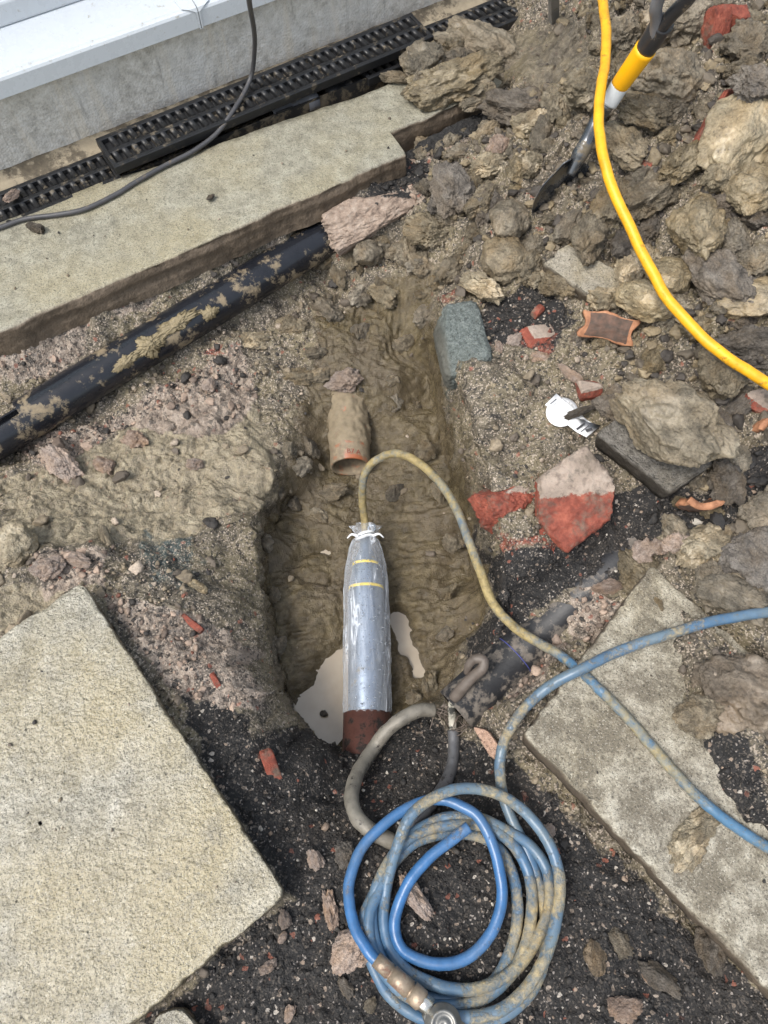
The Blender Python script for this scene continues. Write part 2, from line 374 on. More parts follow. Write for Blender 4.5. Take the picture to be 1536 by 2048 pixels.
# crusted, cracked clay on the shelf and in the pit
h -= np.clip(.10 - np.abs(n2(15, 4, 6)), 0, .10) * (.06 * zW + .10 * zT + .03 * zP)
h -= np.clip(.10 - np.abs(n2(34, 3, 46)), 0, .10) * (.02 * zW + .05 * zT)
h += n2(60, 3, 7) * .0035 * (zW + .5)
# smears of the spade down the pit sides and the tread of boots on its floor
def local(u0, v0, u1, v1):
    a, b = hit(u0, v0, Hb)[:2], hit(u1, v1, Hb)[:2]; d = (b - a) / np.linalg.norm(b - a)
    L = (GX - a[0]) * d[0] + (GY - a[1]) * d[1]; S = -(GX - a[0]) * d[1] + (GY - a[1]) * d[0]; return L, S, np.linalg.norm(b - a)
for (u0, v0, u1, v1, hw, per, am) in ((592,1165,612,1395,.055,.025,.010),(825,1010,862,1350,.05,.027,.007),(660,1010,600,1120,.05,.03,.005)):
    L, S, T = local(u0, v0, u1, v1)
    m = sstep(-.02, .02, L) * sstep(-.02, .02, T - L) * (1 - sstep(hw * .75, hw * 1.1, np.abs(S + WOBX * .015)))
    lugs = np.sin((L + WOBX * .010 + .15 * S * S / hw) * 2 * np.pi / per); gap = sstep(.002, .008, np.abs(S - WOBY * .006))
    h += m * am * (sstep(-.35, .45, lugs) * gap - .5) * np.clip(.55 + 1.1 * n2(11, 2, 44), .05, 1.1)
L, S, T = local(640, 1130, 640, 1131)
rr = np.hypot(L, S + WOBX * .01); h -= .016 * np.exp(-((rr - .048) / .011) ** 2) * (S < .03)
for (u0, v0, u1, v1) in ((790,600,800,720),(700,560,690,650),(870,830,930,1080),(560,980,520,1120)):
    L, S, T = local(u0, v0, u1, v1); m = np.exp(-(np.maximum(np.abs(L - T / 2) - T / 2, 0) / .03) ** 2 - (S / .05) ** 2)
    h += m * .0035 * np.sin(S * 330 + WOBX * 3 + L * 10)
for (u0, v0, u1, v1, r_) in ((792,1236,812,1290,.017),(824,1304,838,1348,.014)):
    a_, b_ = U(u0, v0, -.411)[:2], U(u1, v1, -.411)[:2]; e_ = b_ - a_; t_ = np.clip(((GX - a_[0]) * e_[0] + (GY - a_[1]) * e_[1]) / (e_ @ e_), 0, 1)
    h -= .075 * np.exp(-(np.hypot(GX + WOBX * .012 - a_[0] - t_ * e_[0], GY + WOBY * .012 - a_[1] - t_ * e_[1]) / r_) ** 2)
q = U(640, 1075, -.37); h -= .022 * np.exp(-(np.hypot((GX - q[0]) / 1.0, (GY - q[1]) / 1.4) / .05) ** 2)      # a scooped hollow beside the tool
q = U(560, 1100, -.35); h += .016 * np.exp(-(np.hypot(GX - q[0] + WOBX * .02, GY - q[1]) / .03) ** 2)
# holes beside the pit and sunk seats for the slabs
for (u, v, r, dp) in ((545,1015,.03,.05),(545,1310,.022,.05),(905,860,.018,.05),(1070,250,.02,.02)):
    q = hit(u, v, Hb); h -= dp * np.exp(-(((GX - q[0]) ** 2 + (GY - q[1]) ** 2) / r ** 2))
WX0, WA = U(0, 350), np.array([0.85055365, 0.52588829, 0.0]); WNn = np.array([WA[1], -WA[0], 0.0])
def W(s, n, z): return WX0 + WA * s + WNn * n + np.array([0, 0, z])
Ls = (GX - WX0[0]) * WA[0] + (GY - WX0[1]) * WA[1]; Ns = (GX - WX0[0]) * WNn[0] + (GY - WX0[1]) * WNn[1]
under = (Ls < 1.45) & (Ns < .50) & (Ns > -1.2) & (Ls > -3) & ~((Ls > .93) & (Ns > .40))
h = np.where(under, np.minimum(h, -.08), h)
def flatten(poly, top, soft=.015):
    global h
    s = sdist(poly, GX, GY); k = 1 - sstep(-soft, soft * .2, s); h = np.where(k > 0, h * (1 - k) + np.minimum(h, top) * k, h)
SLAB_L = [U(165, 1165)[:2], U(572, 1790)[:2], U(265, 2048)[:2]]; SLAB_L.append(SLAB_L[0] + SLAB_L[2] - SLAB_L[1]); SLAB_L[2] = SLAB_L[1] + (SLAB_L[2] - SLAB_L[1]) * 1.85; SLAB_L[3] = SLAB_L[0] + (SLAB_L[2] - SLAB_L[1])
flatten(SLAB_L, -.05)
K1, K0, K2 = U(1047, 1470)[:2], U(1290, 1148)[:2], U(1536, 1985)[:2]
SLAB_R = [K1, K1 + (K0 - K1) * 1.06, K1 + (K0 - K1) * 1.06 + (K2 - K1) * 1.45, K1 + (K2 - K1) * 1.45]
_sr = sdist(SLAB_R, GX, GY); _east = sstep(-.02, .05, sdist([U(1150,1290)[:2], U(1300,1200)[:2], U(1335,1330)[:2], U(1350,1450)[:2], U(1430,1600)[:2], U(1600,1840)[:2], U(1600,2300)[:2], U(900,2300)[:2], U(900,1400)[:2]], GX + WOBX * .05, GY + WOBY * .05))
_k = (1 - sstep(-.012, .004, _sr)) * (1 - _east * (_sr < -.03)); h = h * (1 - _k) + np.minimum(h, -.05) * _k
_a, _b = U(912, 1420, -.165), U(1275, 1085, -.088); _L = np.hypot(*(_b - _a)[:2]); _dx, _dy = (_b - _a)[:2] / _L
_t = (GX - _a[0]) * _dx + (GY - _a[1]) * _dy; _s = np.abs(-(GX - _a[0]) * _dy + (GY - _a[1]) * _dx + WOBX * .006); _f = np.clip(_t / _L, 0, 1)
_lev = _a[2] + (_b - _a)[2] * _f + np.interp(_f, [0, .12, .35, .5, .6, 1], [.040, .020, .022, .040, .046, .050]) + .010 * n2(30, 3, 17); _m = sstep(-.02, .02, _t) * (1 - sstep(_L * .95, _L, _t)) * (1 - sstep(.045, .075, _s))
h = h * (1 - _m) + np.minimum(h, _lev) * _m
def steepen(pts, z, box, prof, amp, both=True):
    """draw the slope at a rim together into a steep, ragged face (moves the vertices sideways)"""
    global SHX, SHY
    R_ = np.array([U(u, v, z)[:2] for u, v in pts]); m = (GX > box[0]) & (GX < box[1]) & (GY > box[2]) & (GY < box[3]); X, Y_ = GX[m], GY[m]
    bd = np.full(X.shape, 1e9); bs, ex, ey, bt = np.zeros(X.shape), np.zeros(X.shape), np.zeros(X.shape), np.zeros(X.shape)
    for i in range(len(R_) - 1):
        a_, b_ = R_[i], R_[i + 1]; e_ = b_ - a_; L_ = np.hypot(*e_); e_ = e_ / L_; tc = np.clip((X - a_[0]) * e_[0] + (Y_ - a_[1]) * e_[1], 0, L_)
        dd = np.hypot(X - a_[0] - tc * e_[0], Y_ - a_[1] - tc * e_[1]); k_ = dd < bd
        bd = np.where(k_, dd, bd); bs = np.where(k_, np.sign(-(X - a_[0]) * e_[1] + (Y_ - a_[1]) * e_[0]), bs); ex = np.where(k_, -e_[1], ex); ey = np.where(k_, e_[0], ey); bt = np.where(k_, i + tc / L_, bt)
    w = sstep(0, 1.0, bt) * (1 - sstep(len(R_) - 2.6, len(R_) - 1.0, bt)) * (bd < prof[0][-1])
    d2 = np.interp(bd, *prof); p3 = np.stack([X, Y_, h[m]], -1)
    nz = (fbm(p3 * 22, 4) * 1.0 + ridged(p3 * [40, 40, 55], 2) * .3) * amp * np.exp(-(bd / .07) ** 2)
    SHX[m] += (ex * bs * (d2 - bd) + ex * nz) * w; SHY[m] += (ey * bs * (d2 - bd) + ey * nz) * w
SHX, SHY = np.zeros(GX.shape), np.zeros(GX.shape)
steepen(((858,590),(870,625),(884,670),(897,715),(914,780),(927,830),(942,880),(954,930),(964,970),(980,1040),(991,1090),(1001,1150),(1001,1200),(988,1255)), -.055, (-.1, .5, .2, 1.6), ([0, .072, .15, .21], [0, .009, .13, .21]), .015)
steepen(((590,935),(560,965),(535,1010),(518,1070),(520,1140),(532,1220),(543,1300),(566,1390),(606,1455),(680,1500),(730,1500)), -.26, (-.5, .15, .1, 1.0), ([0, .05, .11, .15], [0, .008, .095, .15]), .014)
wx = n2(26, 3, 15) * .007 * _fine * (1 - .3 * zW); wy = n2(26, 3, 16) * .007 * _fine * (1 - .3 * zW)
PX, PY = GX + wx + SHX, GY + wy + SHY
grid_fine_x = slice(26, NX - 26); HF = h[26:NY - 26, 26:NX - 26]
def H(X, Y): return bil(HF, xs[26], ys[26], STEP, np.asarray(X, float), np.asarray(Y, float))
def G(u, v): return hit(u, v, H)

# ------------------------------------------------------------------ ground material
def ground_mat():
    M = Mat('made_ground'); co = M.co
    z1 = M.sep(M.attr('zone_a')); z2 = M.sep(M.attr('zone_b')); z3 = M.sep(M.attr('zone_c'))
    nbig = M.noise(7, 5, .6); nmid = M.noise(38, 5, .65); nfin = M.noise(170, 4, .7)
    g1 = M.vor(170, out='Color'); g1v = M.sep(g1)[0]; g2 = M.sep(M.vor(330, out='Color'))[1]; g3 = M.sep(M.vor(70, out='Color'))
    # rubbly grey-brown earth
    earth = M.ramp(nmid, [(.28, (.045, .038, .028)), (.48, (.115, .098, .072)), (.72, (.22, .188, .135))])
    earth = M.mix(M.ramp(nbig, [(.42, 0.0), (.62, .7)]), earth, (.215, .18, .108))
    # clay of the pit
    clay = M.ramp(nmid, [(.25, (.044, .034, .018)), (.5, (.108, .084, .045)), (.75, (.19, .152, .087))])
    clay = M.mix(M.ramp(nbig, [(.4, 0.0), (.65, .55)]), clay, (.12, .095, .068))
    # dried yellow clay smeared over the shelf
    tan = M.ramp(nmid, [(.25, (.13, .11, .075)), (.5, (.27, .23, .158)), (.75, (.40, .35, .25))])
    # lime mortar and hardcore
    pink = M.ramp(nmid, [(.25, (.10, .078, .062)), (.45, (.245, .195, .155)), (.7, (.42, .35, .29))])
    pink = M.mix(M.ramp(g3[0], [(.80, 0.0), (.84, .8)]), pink, (.10, .085, .07))
    # ash and clinker
    ash = M.ramp(nfin, [(.3, (.004, .004, .0045)), (.55, (.011, .0105, .0105)), (.8, (.03, .028, .027))])
    ash = M.mix(M.ramp(nbig, [(.48, 0.0), (.64, .4)]), ash, M.ramp(nfin, [(.3, (.012, .010, .008)), (.6, (.040, .032, .025)), (.8, (.09, .073, .058))]))
    ash = M.mix(M.ramp(g1v, [(.945, 0.0), (.96, .9)], 'CONSTANT'), ash, M.ramp(M.sep(g1)[2], [(0, (.10, .085, .07)), (.6, (.26, .20, .155)), (.9, (.42, .38, .33))]))
    ash = M.mix(M.ramp(g2, [(.962, 0.0), (.97, .7)], 'CONSTANT'), ash, (.30, .27, .25))
    col = earth
    def layer(mask, c, w=.55):
        nonlocal col
        k = M.math('ADD', mask, M.math('MULTIPLY', M.math('SUBTRACT', M.noise(55, 5, .7), .5), w))
        col = M.mix(M.ramp(k, [(.40, 0.0), (.60, 1.0)]), col, c)
    layer(z1[2], clay); layer(z2[0], tan); layer(z1[1], pink, .75); layer(z1[0], ash, .8)
    layer(M.math('MULTIPLY', z2[1], .62), M.ramp(nmid, [(.3, (.13, .035, .022)), (.7, (.30, .10, .065))]), 1.1)
    layer(M.math('MULTIPLY', z2[2], .58), M.ramp(nmid, [(.3, (.035, .044, .040)), (.7, (.12, .145, .135))]), 1.0)
    # loose grains: dark, pale and brick-red, everywhere but on the wet clay
    dryf = M.math('SUBTRACT', 1.0, z1[2], clamp=True); dryf = M.math('MULTIPLY', dryf, M.math('SUBTRACT', 1.0, M.math('MAXIMUM', M.math('MULTIPLY', z3[0], .8), M.math('MULTIPLY', z2[0], .72))), clamp=True)
    col = M.mix(M.math('MULTIPLY', M.ramp(g1v, [(.0, 1.0), (.20, .85), (.23, 0.0)], 'LINEAR'), M.math('MULTIPLY', dryf, .8)), col, (.022, .02, .019))
    col = M.mix(M.math('MULTIPLY', M.ramp(g2, [(.80, 0.0), (.84, .75)]), M.math('MULTIPLY', dryf, M.math('SUBTRACT', 1.0, M.math('MULTIPLY', z1[0], .85)))), col, (.45, .38, .31))
    col = M.mix(M.math('MULTIPLY', M.ramp(M.sep(M.vor(120, out='Color'))[1], [(.990, 0.0), (.993, .7)]), dryf), col, (.28, .10, .065))
    b1 = M.bump(M.noise(90, 6, .7), .55, .010)
    b2 = M.bump(M.vor(260), .5, .004, b1)
    b3 = M.bump(M.noise(420, 3, .7), .5, .0025, b2)
    ro = M.ramp(z1[2], [(.3, .42), (.8, .20)]); ro2 = M.math('ADD', M.bw(ro), M.math('MULTIPLY', M.math('SUBTRACT', nfin, .5), .35), clamp=True)
    wet = M.bw(M.ramp(M.math('ADD', z3[2], M.math('MULTIPLY', M.math('SUBTRACT', nmid, .5), .5)), [(.3, 0.0), (.7, 1.0)])); col = M.mix(M.math('MULTIPLY', wet, .6), col, (.075, .058, .031))
    ro2 = M.math('SUBTRACT', M.math('ADD', ro2, M.math('MULTIPLY', z1[0], .28)), M.math('MULTIPLY', wet, .12), clamp=True)
    return M.done(col, ro2, b3, spec=.5)
MAT_GROUND = ground_mat()
idx = np.arange(NY * NX).reshape(NY, NX)
FQ = np.stack([idx[:-1, :-1], idx[:-1, 1:], idx[1:, 1:], idx[1:, :-1]], -1).reshape(-1, 4)
st = lambda *a: np.stack([q.ravel() for q in a], 1)
ground = mesh('ground', st(PX, PY, h), FQ, MAT_GROUND, attrs={'zone_a': st(zB, zP * .85, zW), 'zone_b': st(zT * .95, zR, zG), 'zone_c': st(zD, zH, (1 - sstep(-.405, -.385, h)) * zW)}, loc=(0, 0, 0))
tag(ground, 'excavated earth with a deep muddy pit and a spoil heap', 'ground', kind='structure')

# ------------------------------------------------------------------ water lying in the pit
def water_mat():
    M = Mat('muddy_water')
    n = M.noise(14, 3, .5)
    return M.done(M.ramp(n, [(.3, (.30, .25, .185)), (.7, (.39, .335, .26))]), .04, M.bump(M.noise(9, 2), .05, .004), spec=.6)
wp = [U(u, v, -.411) for u, v in ((520,1180),(640,1080),(780,1060),(900,1120),(920,1300),(880,1420),(760,1530),(660,1530),(570,1490),(520,1350))]
wp = cr(np.array(wp), 6, True); c = wp.mean(0)
wring = np.vstack([wp, c + (wp - c) * .5, c[None]]); nW = len(wp)
wf = [(i, (i + 1) % nW, nW + (i + 1) % nW, nW + i) for i in range(nW)] + [(nW + i, nW + (i + 1) % nW, 2 * nW) for i in range(nW)]
tag(mesh('water', wring, wf, water_mat()), 'milky brown water lying in the bottom of the pit', 'water', kind='structure')

# ------------------------------------------------------------------ path, wall, window, drain
def concrete_mat(name, base, dark, pale, yellow=.5, wet=.45, side=(.15, .115, .08), pits=True, pat=1.0, grain=.6, stain=.55, st0=.56, coat=0.0):
    M = Mat(name)
    nb = M.noise(4.5 * pat, 5, .6); nm = M.noise(24 * pat, 6, .7); nf = M.noise(150, 4, .7); v = M.vor(210)
    col = M.ramp(nm, [(.28, dark), (.5, base), (.74, pale)])
    col = M.mix(M.math('MULTIPLY', M.ramp(nb, [(.42, 0.0), (.64, 1.0)]), yellow), col, (base[0] * 1.12, base[1] * 1.0, base[2] * .70))
    col = M.mix(M.ramp(M.noise(9 * pat, 6, .75), [(st0, 0.0), (st0 + .14, stain)]), col, dark)
    col = M.mix(M.ramp(M.noise(210, 5, .75), [(.36, .75), (.47, 0.0)]), col, tuple(q * .5 for q in dark))
    col = M.mix(M.ramp(M.noise(260, 4, .7), [(.56, 0.0), (.68, .55)]), col, tuple(min(.7, q * 1.25) for q in pale))
    gr = M.sep(M.vor(520, out='Color'))
    col = M.mix(M.ramp(gr[0], [(.0, .7), (.06, .6), (.08, 0.0)]), col, tuple(q * .35 for q in dark))
    if pits:
        pv = M.vor(70); pm = M.ramp(pv, [(.10, 1.0), (.19, 0.0)]); pr = M.ramp(M.sep(M.vor(70, out='Color'))[0], [(.70, 0.0), (.95, 1.0)])
        pit = M.math('MULTIPLY', M.bw(pm), M.bw(pr)); col = M.mix(M.math('MULTIPLY', pit, .8), col, tuple(q * .45 for q in dark))
    a = M.sep(M.attr('side'))
    col = M.mix(a[0], col, M.ramp(M.noise(30, 5, .7), [(.3, tuple(q * .55 for q in side)), (.6, side), (.8, tuple(min(1, q * 1.7) for q in side))]))
    ro = M.math('ADD', M.bw(M.ramp(nb, [(.35, wet), (.65, min(.9, wet + .3))])), M.math('MULTIPLY', M.math('SUBTRACT', nf, .5), .4), clamp=True)
    b = M.bump(nm, .5, .010); b = M.bump(M.noise(105, 2, .5), min(1, grain * 1.1), .006 + .012 * max(0, grain - .6) / .3, b); b = M.bump(M.noise(330, 3, .6), grain * .8, .003, b)
    if pits: b = M.bump(M.math('SUBTRACT', 1.0, pit), .6, .004, b)
    return M.done(col, ro, b, **({'Coat Weight': M.math('MULTIPLY', M.bw(M.ramp(M.noise(6, 5, .65), [(.42, 0.0), (.56, 1.0)])), coat), 'Coat Roughness': .16, 'Coat Normal': b} if coat else {}))
MAT_PATH = concrete_mat('path_concrete', (.285, .27, .212), (.155, .145, .112), (.40, .385, .31), .45, .36, (.15, .115, .082), pits=False, grain=.4)
ps = np.arange(-3.2, 1.62, .004)
def nz1(x, sc, sd, o=4): return fbm(np.stack([x * sc, np.full_like(x, sd), np.full_like(x, sd * .7)], 1), o)
nfront = .512 + .008 * nz1(ps, 6, 3.1) + .0025 * nz1(ps, 22, 5.7, 4) - .098 * sstep(.972, .988, ps + .02 * nz1(ps, 20, 1.2)) - .028 * np.exp(-((ps - .985) / .02) ** 2) * 0
nfront = nfront - .006 * np.clip(nz1(ps, 3.3, 9.4), 0, 1)
nback = np.interp(ps, [-3.2, .25, .35, .73, 1.0, 1.6], [.174, .172, .192, .214, .236, .236]) + .003 * nz1(ps, 14, 8.8)
rows = []; side = []
for k in list(np.linspace(0, .97, 16)) + [.988, 1.0]:
    n_ = nback + (nfront - nback) * k; zz = .0022 * fbm(np.stack([ps * 7, n_ * 7, n_ * 0 + .4], 1), 3) - .002 * sstep(.985, 1, np.full_like(ps, k)) * (1 + 2.2 * np.abs(nz1(ps, 40, 2.5)))
    zz = zz - .075 * sstep(1.22, 1.55, ps)
    rows.append(W(0, 0, 0) + ps[:, None] * WA + n_[:, None] * WNn + zz[:, None] * [0, 0, 1]); side.append(np.full(len(ps), sstep(.99, 1.0, k) * .45))
for j, zd in enumerate((-.0045, -.011, -.02, -.03, -.042, -.055, -.068, -.085)):
    o = .007 * fbm(np.stack([ps * 7, np.full_like(ps, zd * 35), ps * 0], 1), 4) + .005 * math.sin(zd * 190) * (1 + nz1(ps, 5, 7.7)) * .5
    rows.append(WX0 + ps[:, None] * WA + (nfront + o + .004 + zd * -.05)[:, None] * WNn + (np.full_like(ps, zd) - .075 * sstep(1.22, 1.55, ps))[:, None] * [0, 0, 1]); side.append(np.full(len(ps), 1.0))
rows.insert(0, rows[0] - [0, 0, .085]); side.insert(0, np.ones(len(ps)))
R_ = np.array(rows); nr, nc = R_.shape[:2]; I = np.arange(nr * nc).reshape(nr, nc)
PF = np.stack([I[:-1, :-1], I[1:, :-1], I[1:, 1:], I[:-1, 1:]], -1).reshape(-1, 4)
sa = np.array(side).reshape(-1, 1).repeat(3, 1)
tag(mesh('path', R_.reshape(-1, 3), PF, MAT_PATH, attrs={'side': sa}, loc=W(0, .3, -.08)), 'pale concrete path broken off along the trench', 'path', kind='structure')
def sbox(s0, s1, n0, n1, z0, z1):
    V = [W(s, n, z) for z in (z0, z1) for (s, n) in ((s0, n0), (s1, n0), (s1, n1), (s0, n1))]
    return np.array(V), [(0, 1, 2, 3), (4, 7, 6, 5), (0, 4, 5, 1), (1, 5, 6, 2), (2, 6, 7, 3), (3, 7, 4, 0)]
def quick(name, col, rough=.6, metal=0.0, var=.25, sc=30, bump=.2, dirt=None, spec=.5, **kw):
    """a worn real-world finish: slight variation, optional dirt, fine bump"""
    M = Mat(name); M.offset_random(); n = M.noise(sc, 5, .65)
    c = M.ramp(n, [(.25, tuple(q * (1 - var) for q in col)), (.5, col), (.78, tuple(min(1, q * (1 + var)) for q in col))])
    ro = M.math('ADD', rough, M.math('MULTIPLY', M.math('SUBTRACT', n, .5), .3), clamp=True)
    if dirt:
        dc, amt, dsc = dirt; dn = M.noise(dsc, 6, .72); k = M.bw(M.ramp(dn, [(.62 - amt * .35, 0.0), (.70 - amt * .35, 1.0)]))
        c = M.mix(k, c, M.ramp(M.noise(90, 4), [(.3, tuple(q * .6 for q in dc)), (.7, dc)])); ro = M.math('MAXIMUM', ro, M.math('MULTIPLY', k, .75))
        if metal: metal = M.math('MULTIPLY', M.math('SUBTRACT', 1.0, k), metal)
    return M.done(c, ro, M.bump(M.noise(sc * 6, 4, .7), bump, .002), metal, spec, **kw)
MUD = (.26, .205, .115); EARTH = (.10, .078, .055)
mort = quick('mortar', (.36, .30, .21), .8, sc=40, bump=.6, dirt=((.16, .13, .09), .4, 12))
ms = np.arange(-3.2, 3.6, .02); mq = []
for n_, z_ in ((-.02, -.08), (-.02, .016), (.012, .010), (.03, .001), (.058, -.004), (.058, -.085)):
    mq.append(WX0 + ms[:, None] * WA + (n_ + .004 * nz1(ms, 11, n_ * 90 + 2))[:, None] * WNn + (z_ + .004 * nz1(ms, 13, z_ * 70 + 9))[:, None] * [0, 0, 1])
mq = np.array(mq); I = np.arange(mq.shape[0] * mq.shape[1]).reshape(mq.shape[:2])
tag(mesh('mortar_strip', mq.reshape(-1, 3), np.stack([I[:-1, :-1], I[1:, :-1], I[1:, 1:], I[:-1, 1:]], -1).reshape(-1, 4), mort), 'sandy mortar strip along the foot of the rendered wall', 'mortar strip', kind='structure')
def wall_mat():
    M = Mat('roughcast_render'); co = M.mapping(M.co, rot=(0, 0, -math.radians(31.73)))
    nb = M.noise(5, 5, .65); nm = M.noise(36, 6, .75); v = M.vor(150)
    streak = M.noise(1.0, 4, .6, M.mapping(co, (26, 4, 2.2)))
    c = M.ramp(nm, [(.3, (.33, .315, .285)), (.5, (.58, .56, .515)), (.72, (.78, .765, .73))])
    c = M.mix(M.ramp(nb, [(.45, 0.0), (.62, .6)]), c, (.60, .60, .59)); c = M.mix(M.ramp(streak, [(.54, 0.0), (.66, .5)]), c, (.66, .60, .50))
    c = M.mix(M.ramp(M.noise(1.0, 4, .6, M.mapping(co, (40, 5, 3))), [(.60, 0.0), (.70, .45)]), c, (.12, .11, .095))
    c = M.mix(M.ramp(M.noise(11, 5, .7), [(.58, 0.0), (.75, .5)]), c, (.20, .18, .14))
    return M.done(c, .88, M.bump(v, .35, .005, M.bump(M.noise(95, 5, .8), .45, .005)))
tag(mesh('rendered_wall', *sbox(-3.2, 3.6, -.22, 0, -.1, .201), wall_mat(), smooth=False), 'low grey rendered wall below the white window sill', 'wall')

# white plastic window on the wall
win = thing('window', W(.6, -.1, .2), 'white plastic window frame and sill over the grey rendered wall', 'window')
UPVC = quick('white_plastic', (.58, .62, .66), .28, var=.02, bump=.03, dirt=((.45, .44, .40), .03, 40))
def extrude(prof, s0, s1, step=.4):
    ss = np.arange(s0, s1 + 1e-6, step); V = np.vstack([[W(s, n, z) for n, z in prof] for s in ss]); m = len(prof)
    F = [(i * m + j, i * m + (j + 1) % m, (i + 1) * m + (j + 1) % m, (i + 1) * m + j) for i in range(len(ss) - 1) for j in range(m)]
    return V, F + [tuple(range(m))[::-1], tuple(range((len(ss) - 1) * m, len(ss) * m))]
SILL = [(-.20, .202), (.030, .202), (.036, .206), (.036, .246), (.033, .252), (.026, .254), (.022, .257), (-.090, .284), (-.20, .284)]
o = mesh('sill', *extrude(SILL, -3.2, 3.6), UPVC, win, smooth=False)
jv, jf = [], []
jp = [(.030, .200), (.039, .205), (.039, .247), (.036, .255), (.028, .258), (-.088, .287)]
for sg in (-1, 1):
    base = len(jv)
    for i, (n_, z_) in enumerate(jp):
        w = np.interp(i, [0, 2, 5], [.003, .006, .055])
        jv += [W(.638 + sg * .0012, n_, z_), W(.638 + sg * w, n_, z_)]
    for i in range(len(jp) - 1): jf.append((base + 2 * i, base + 2 * i + 1, base + 2 * i + 3, base + 2 * i + 2))
o = mesh('joint_cover', jv, jf, UPVC, win, smooth=False); m = o.modifiers.new('t', 'SOLIDIFY'); m.thickness = .0025; m.offset = 0
mesh('joint_gap', *extrude([(.03, .2025), (.0375, .206), (.0375, .2475), (.030, .2555), (-.088, .2855), (-.088, .27)], .6372, .6388, .0016), quick('joint_dark', (.10, .10, .10), .8), win, smooth=False)  # dark strip filling the joint line between the cover halves
o = bevel_mod(mesh('bottom_rail', *sbox(-3.2, 3.6, -.165, -.092, .2845, .338), UPVC, win, smooth=False), .006)
gasket = quick('rubber_gasket', (.10, .115, .125), .5)
mesh('gasket', *sbox(-3.2, 3.6, -.134, -.122, .3382, .344), gasket, win, smooth=False)
gm = Mat('window_glass'); gm.done((.85, .93, .90), .0, None, **{'Transmission Weight': 1.0, 'IOR': 1.45})
for i in range(5):
    s0 = -3.1 + i * 1.34
    mesh('post', *sbox(s0 - .04, s0 + .04, -.164, -.093, .3385, 2.0), UPVC, win, smooth=False)
    if i < 5: mesh('pane', *sbox(s0 + .042, s0 + 1.298, -.131, -.126, .3442, 1.998), gm.m, win, smooth=False)
mesh('top_rail', *sbox(-3.2, 3.6, -.165, -.092, 2.001, 2.07), UPVC, win, smooth=False)
tag(mesh('room_floor', *sbox(-3.2, 3.6, -3.4, -.221, .1, .2), quick('laminate', (.30, .27, .22), .4), smooth=False), 'floor of the room behind the window', 'floor', kind='structure')
tag(mesh('room_wall', *sbox(-3.2, 3.6, -3.5, -3.41, .1, 2.4), quick('plaster', (.45, .47, .45), .8), smooth=False), 'far wall of the room behind the window', 'wall', kind='structure')

# channel drain: trough and its gratings
BLK = quick('black_plastic', (.014, .0145, .016), .42, var=.3, bump=.25, dirt=((.15, .125, .09), .16, 22))
BLKD = quick('black_plastic_muddy', (.014, .0145, .016), .5, var=.3, bump=.25, dirt=((.16, .13, .09), .36, 22))
tp = [(.062, -.004), (.062, -.105), (.172, -.105), (.172, -.006), (.168, -.006), (.168, -.100), (.066, -.100), (.066, -.004)]
tag(mesh('drain_trough', *extrude(tp, -3.2, 3.6), BLKD, smooth=False), 'black plastic channel drain trough let in along the wall foot', 'drain trough')
def grate_parts():
    L, Wd = 1.03, .124; fr, br = [], []
    def bx(x0, x1, y0, y1, z0, z1):
        return (np.array([(x, y, z) for z in (z0, z1) for x, y in ((x0, y0), (x1, y0), (x1, y1), (x0, y1))]), [(0, 3, 2, 1), (4, 5, 6, 7), (0, 1, 5, 4), (1, 2, 6, 5), (2, 3, 7, 6), (3, 0, 4, 7)])
    for y in (0, Wd - .014): fr.append(bx(0, L, y, y + .014, -.026, -.0005))
    fr.append(bx(.012, L - .012, .0142, Wd - .0142, -.024, -.0135))
    fr.append(bx(.0122, L - .0122, Wd / 2 - .007, Wd / 2 + .007, -.0134, -.0008))
    fr += [bx(0, .012, .0142, Wd - .0142, -.026, -.001), bx(L - .012, L, .0142, Wd - .0142, -.026, -.001)]
    pitch = .0285
    for r_, (y0, y1) in enumerate(((.0138, Wd / 2 - .0068), (Wd / 2 + .0068, Wd - .0138))):
        x = .026 + (pitch / 2 if r_ else 0)
        while x < L - .016:
            a = np.linspace(0, np.pi, 7); sk = -.002
            pr = np.stack([np.cos(a) * .0078, np.zeros(7), np.sin(a) * .0045 - .0045], 1); pr = np.vstack([[(.0082, 0, -.0133)], pr, [(-.0082, 0, -.0133)]])
            V = np.vstack([pr + [x - sk, y0, 0], pr + [x + sk, y1, 0]]); m = len(pr)
            br.append((V, [(i, i + 1, m + i + 1, m + i) for i in range(m - 1)] + [tuple(range(m)), tuple(range(2 * m - 1, m - 1, -1))])); x += pitch
    return merge(fr), merge(br)
GFR, GBR = grate_parts()
GR = []
def grate(s0, n0, z, yaw, label, tilt=0.0, mat=BLK):
    if not GR:
        t = thing('drain_grating', (0, 0, 0), 'x', 'grating'); a = mesh('frame', *GFR, mat, t, smooth=False); bevel_mod(a, .0015, 1); b = mesh('bars', *GBR, mat, t, smooth=True); GR.append(t)
    else:
        t = GR[0].copy(); COL.objects.link(t)
        for ch in GR[0].children:
            c_ = ch.copy(); COL.objects.link(c_); c_.parent = t
    # local x along the wall, local y away from the wall (mirrored: y = -n), so start at the far side
    t.location = tuple(W(s0, n0, z)); t.rotation_euler = (tilt, 0, math.radians(31.73) + yaw); t['label'] = label; t['group'] = 'gratings of the channel drain'
    return t
grate(-.752, .184, .001, 0, 'black drain grating seated flush at the left, ending under the lifted one')
grate(-1.79, .184, .001, 0, 'black drain grating farthest left, mostly outside the picture')
grate(.268, .190, .041, .018, 'lifted black drain grating lying loose on top of the two flush ones', .05)
grate(1.06, .186, .001, 0, 'black drain grating seated flush at the right, partly under yellow clay')
grate(2.10, .186, .001, 0, 'black drain grating beyond the clay, farthest along the wall')
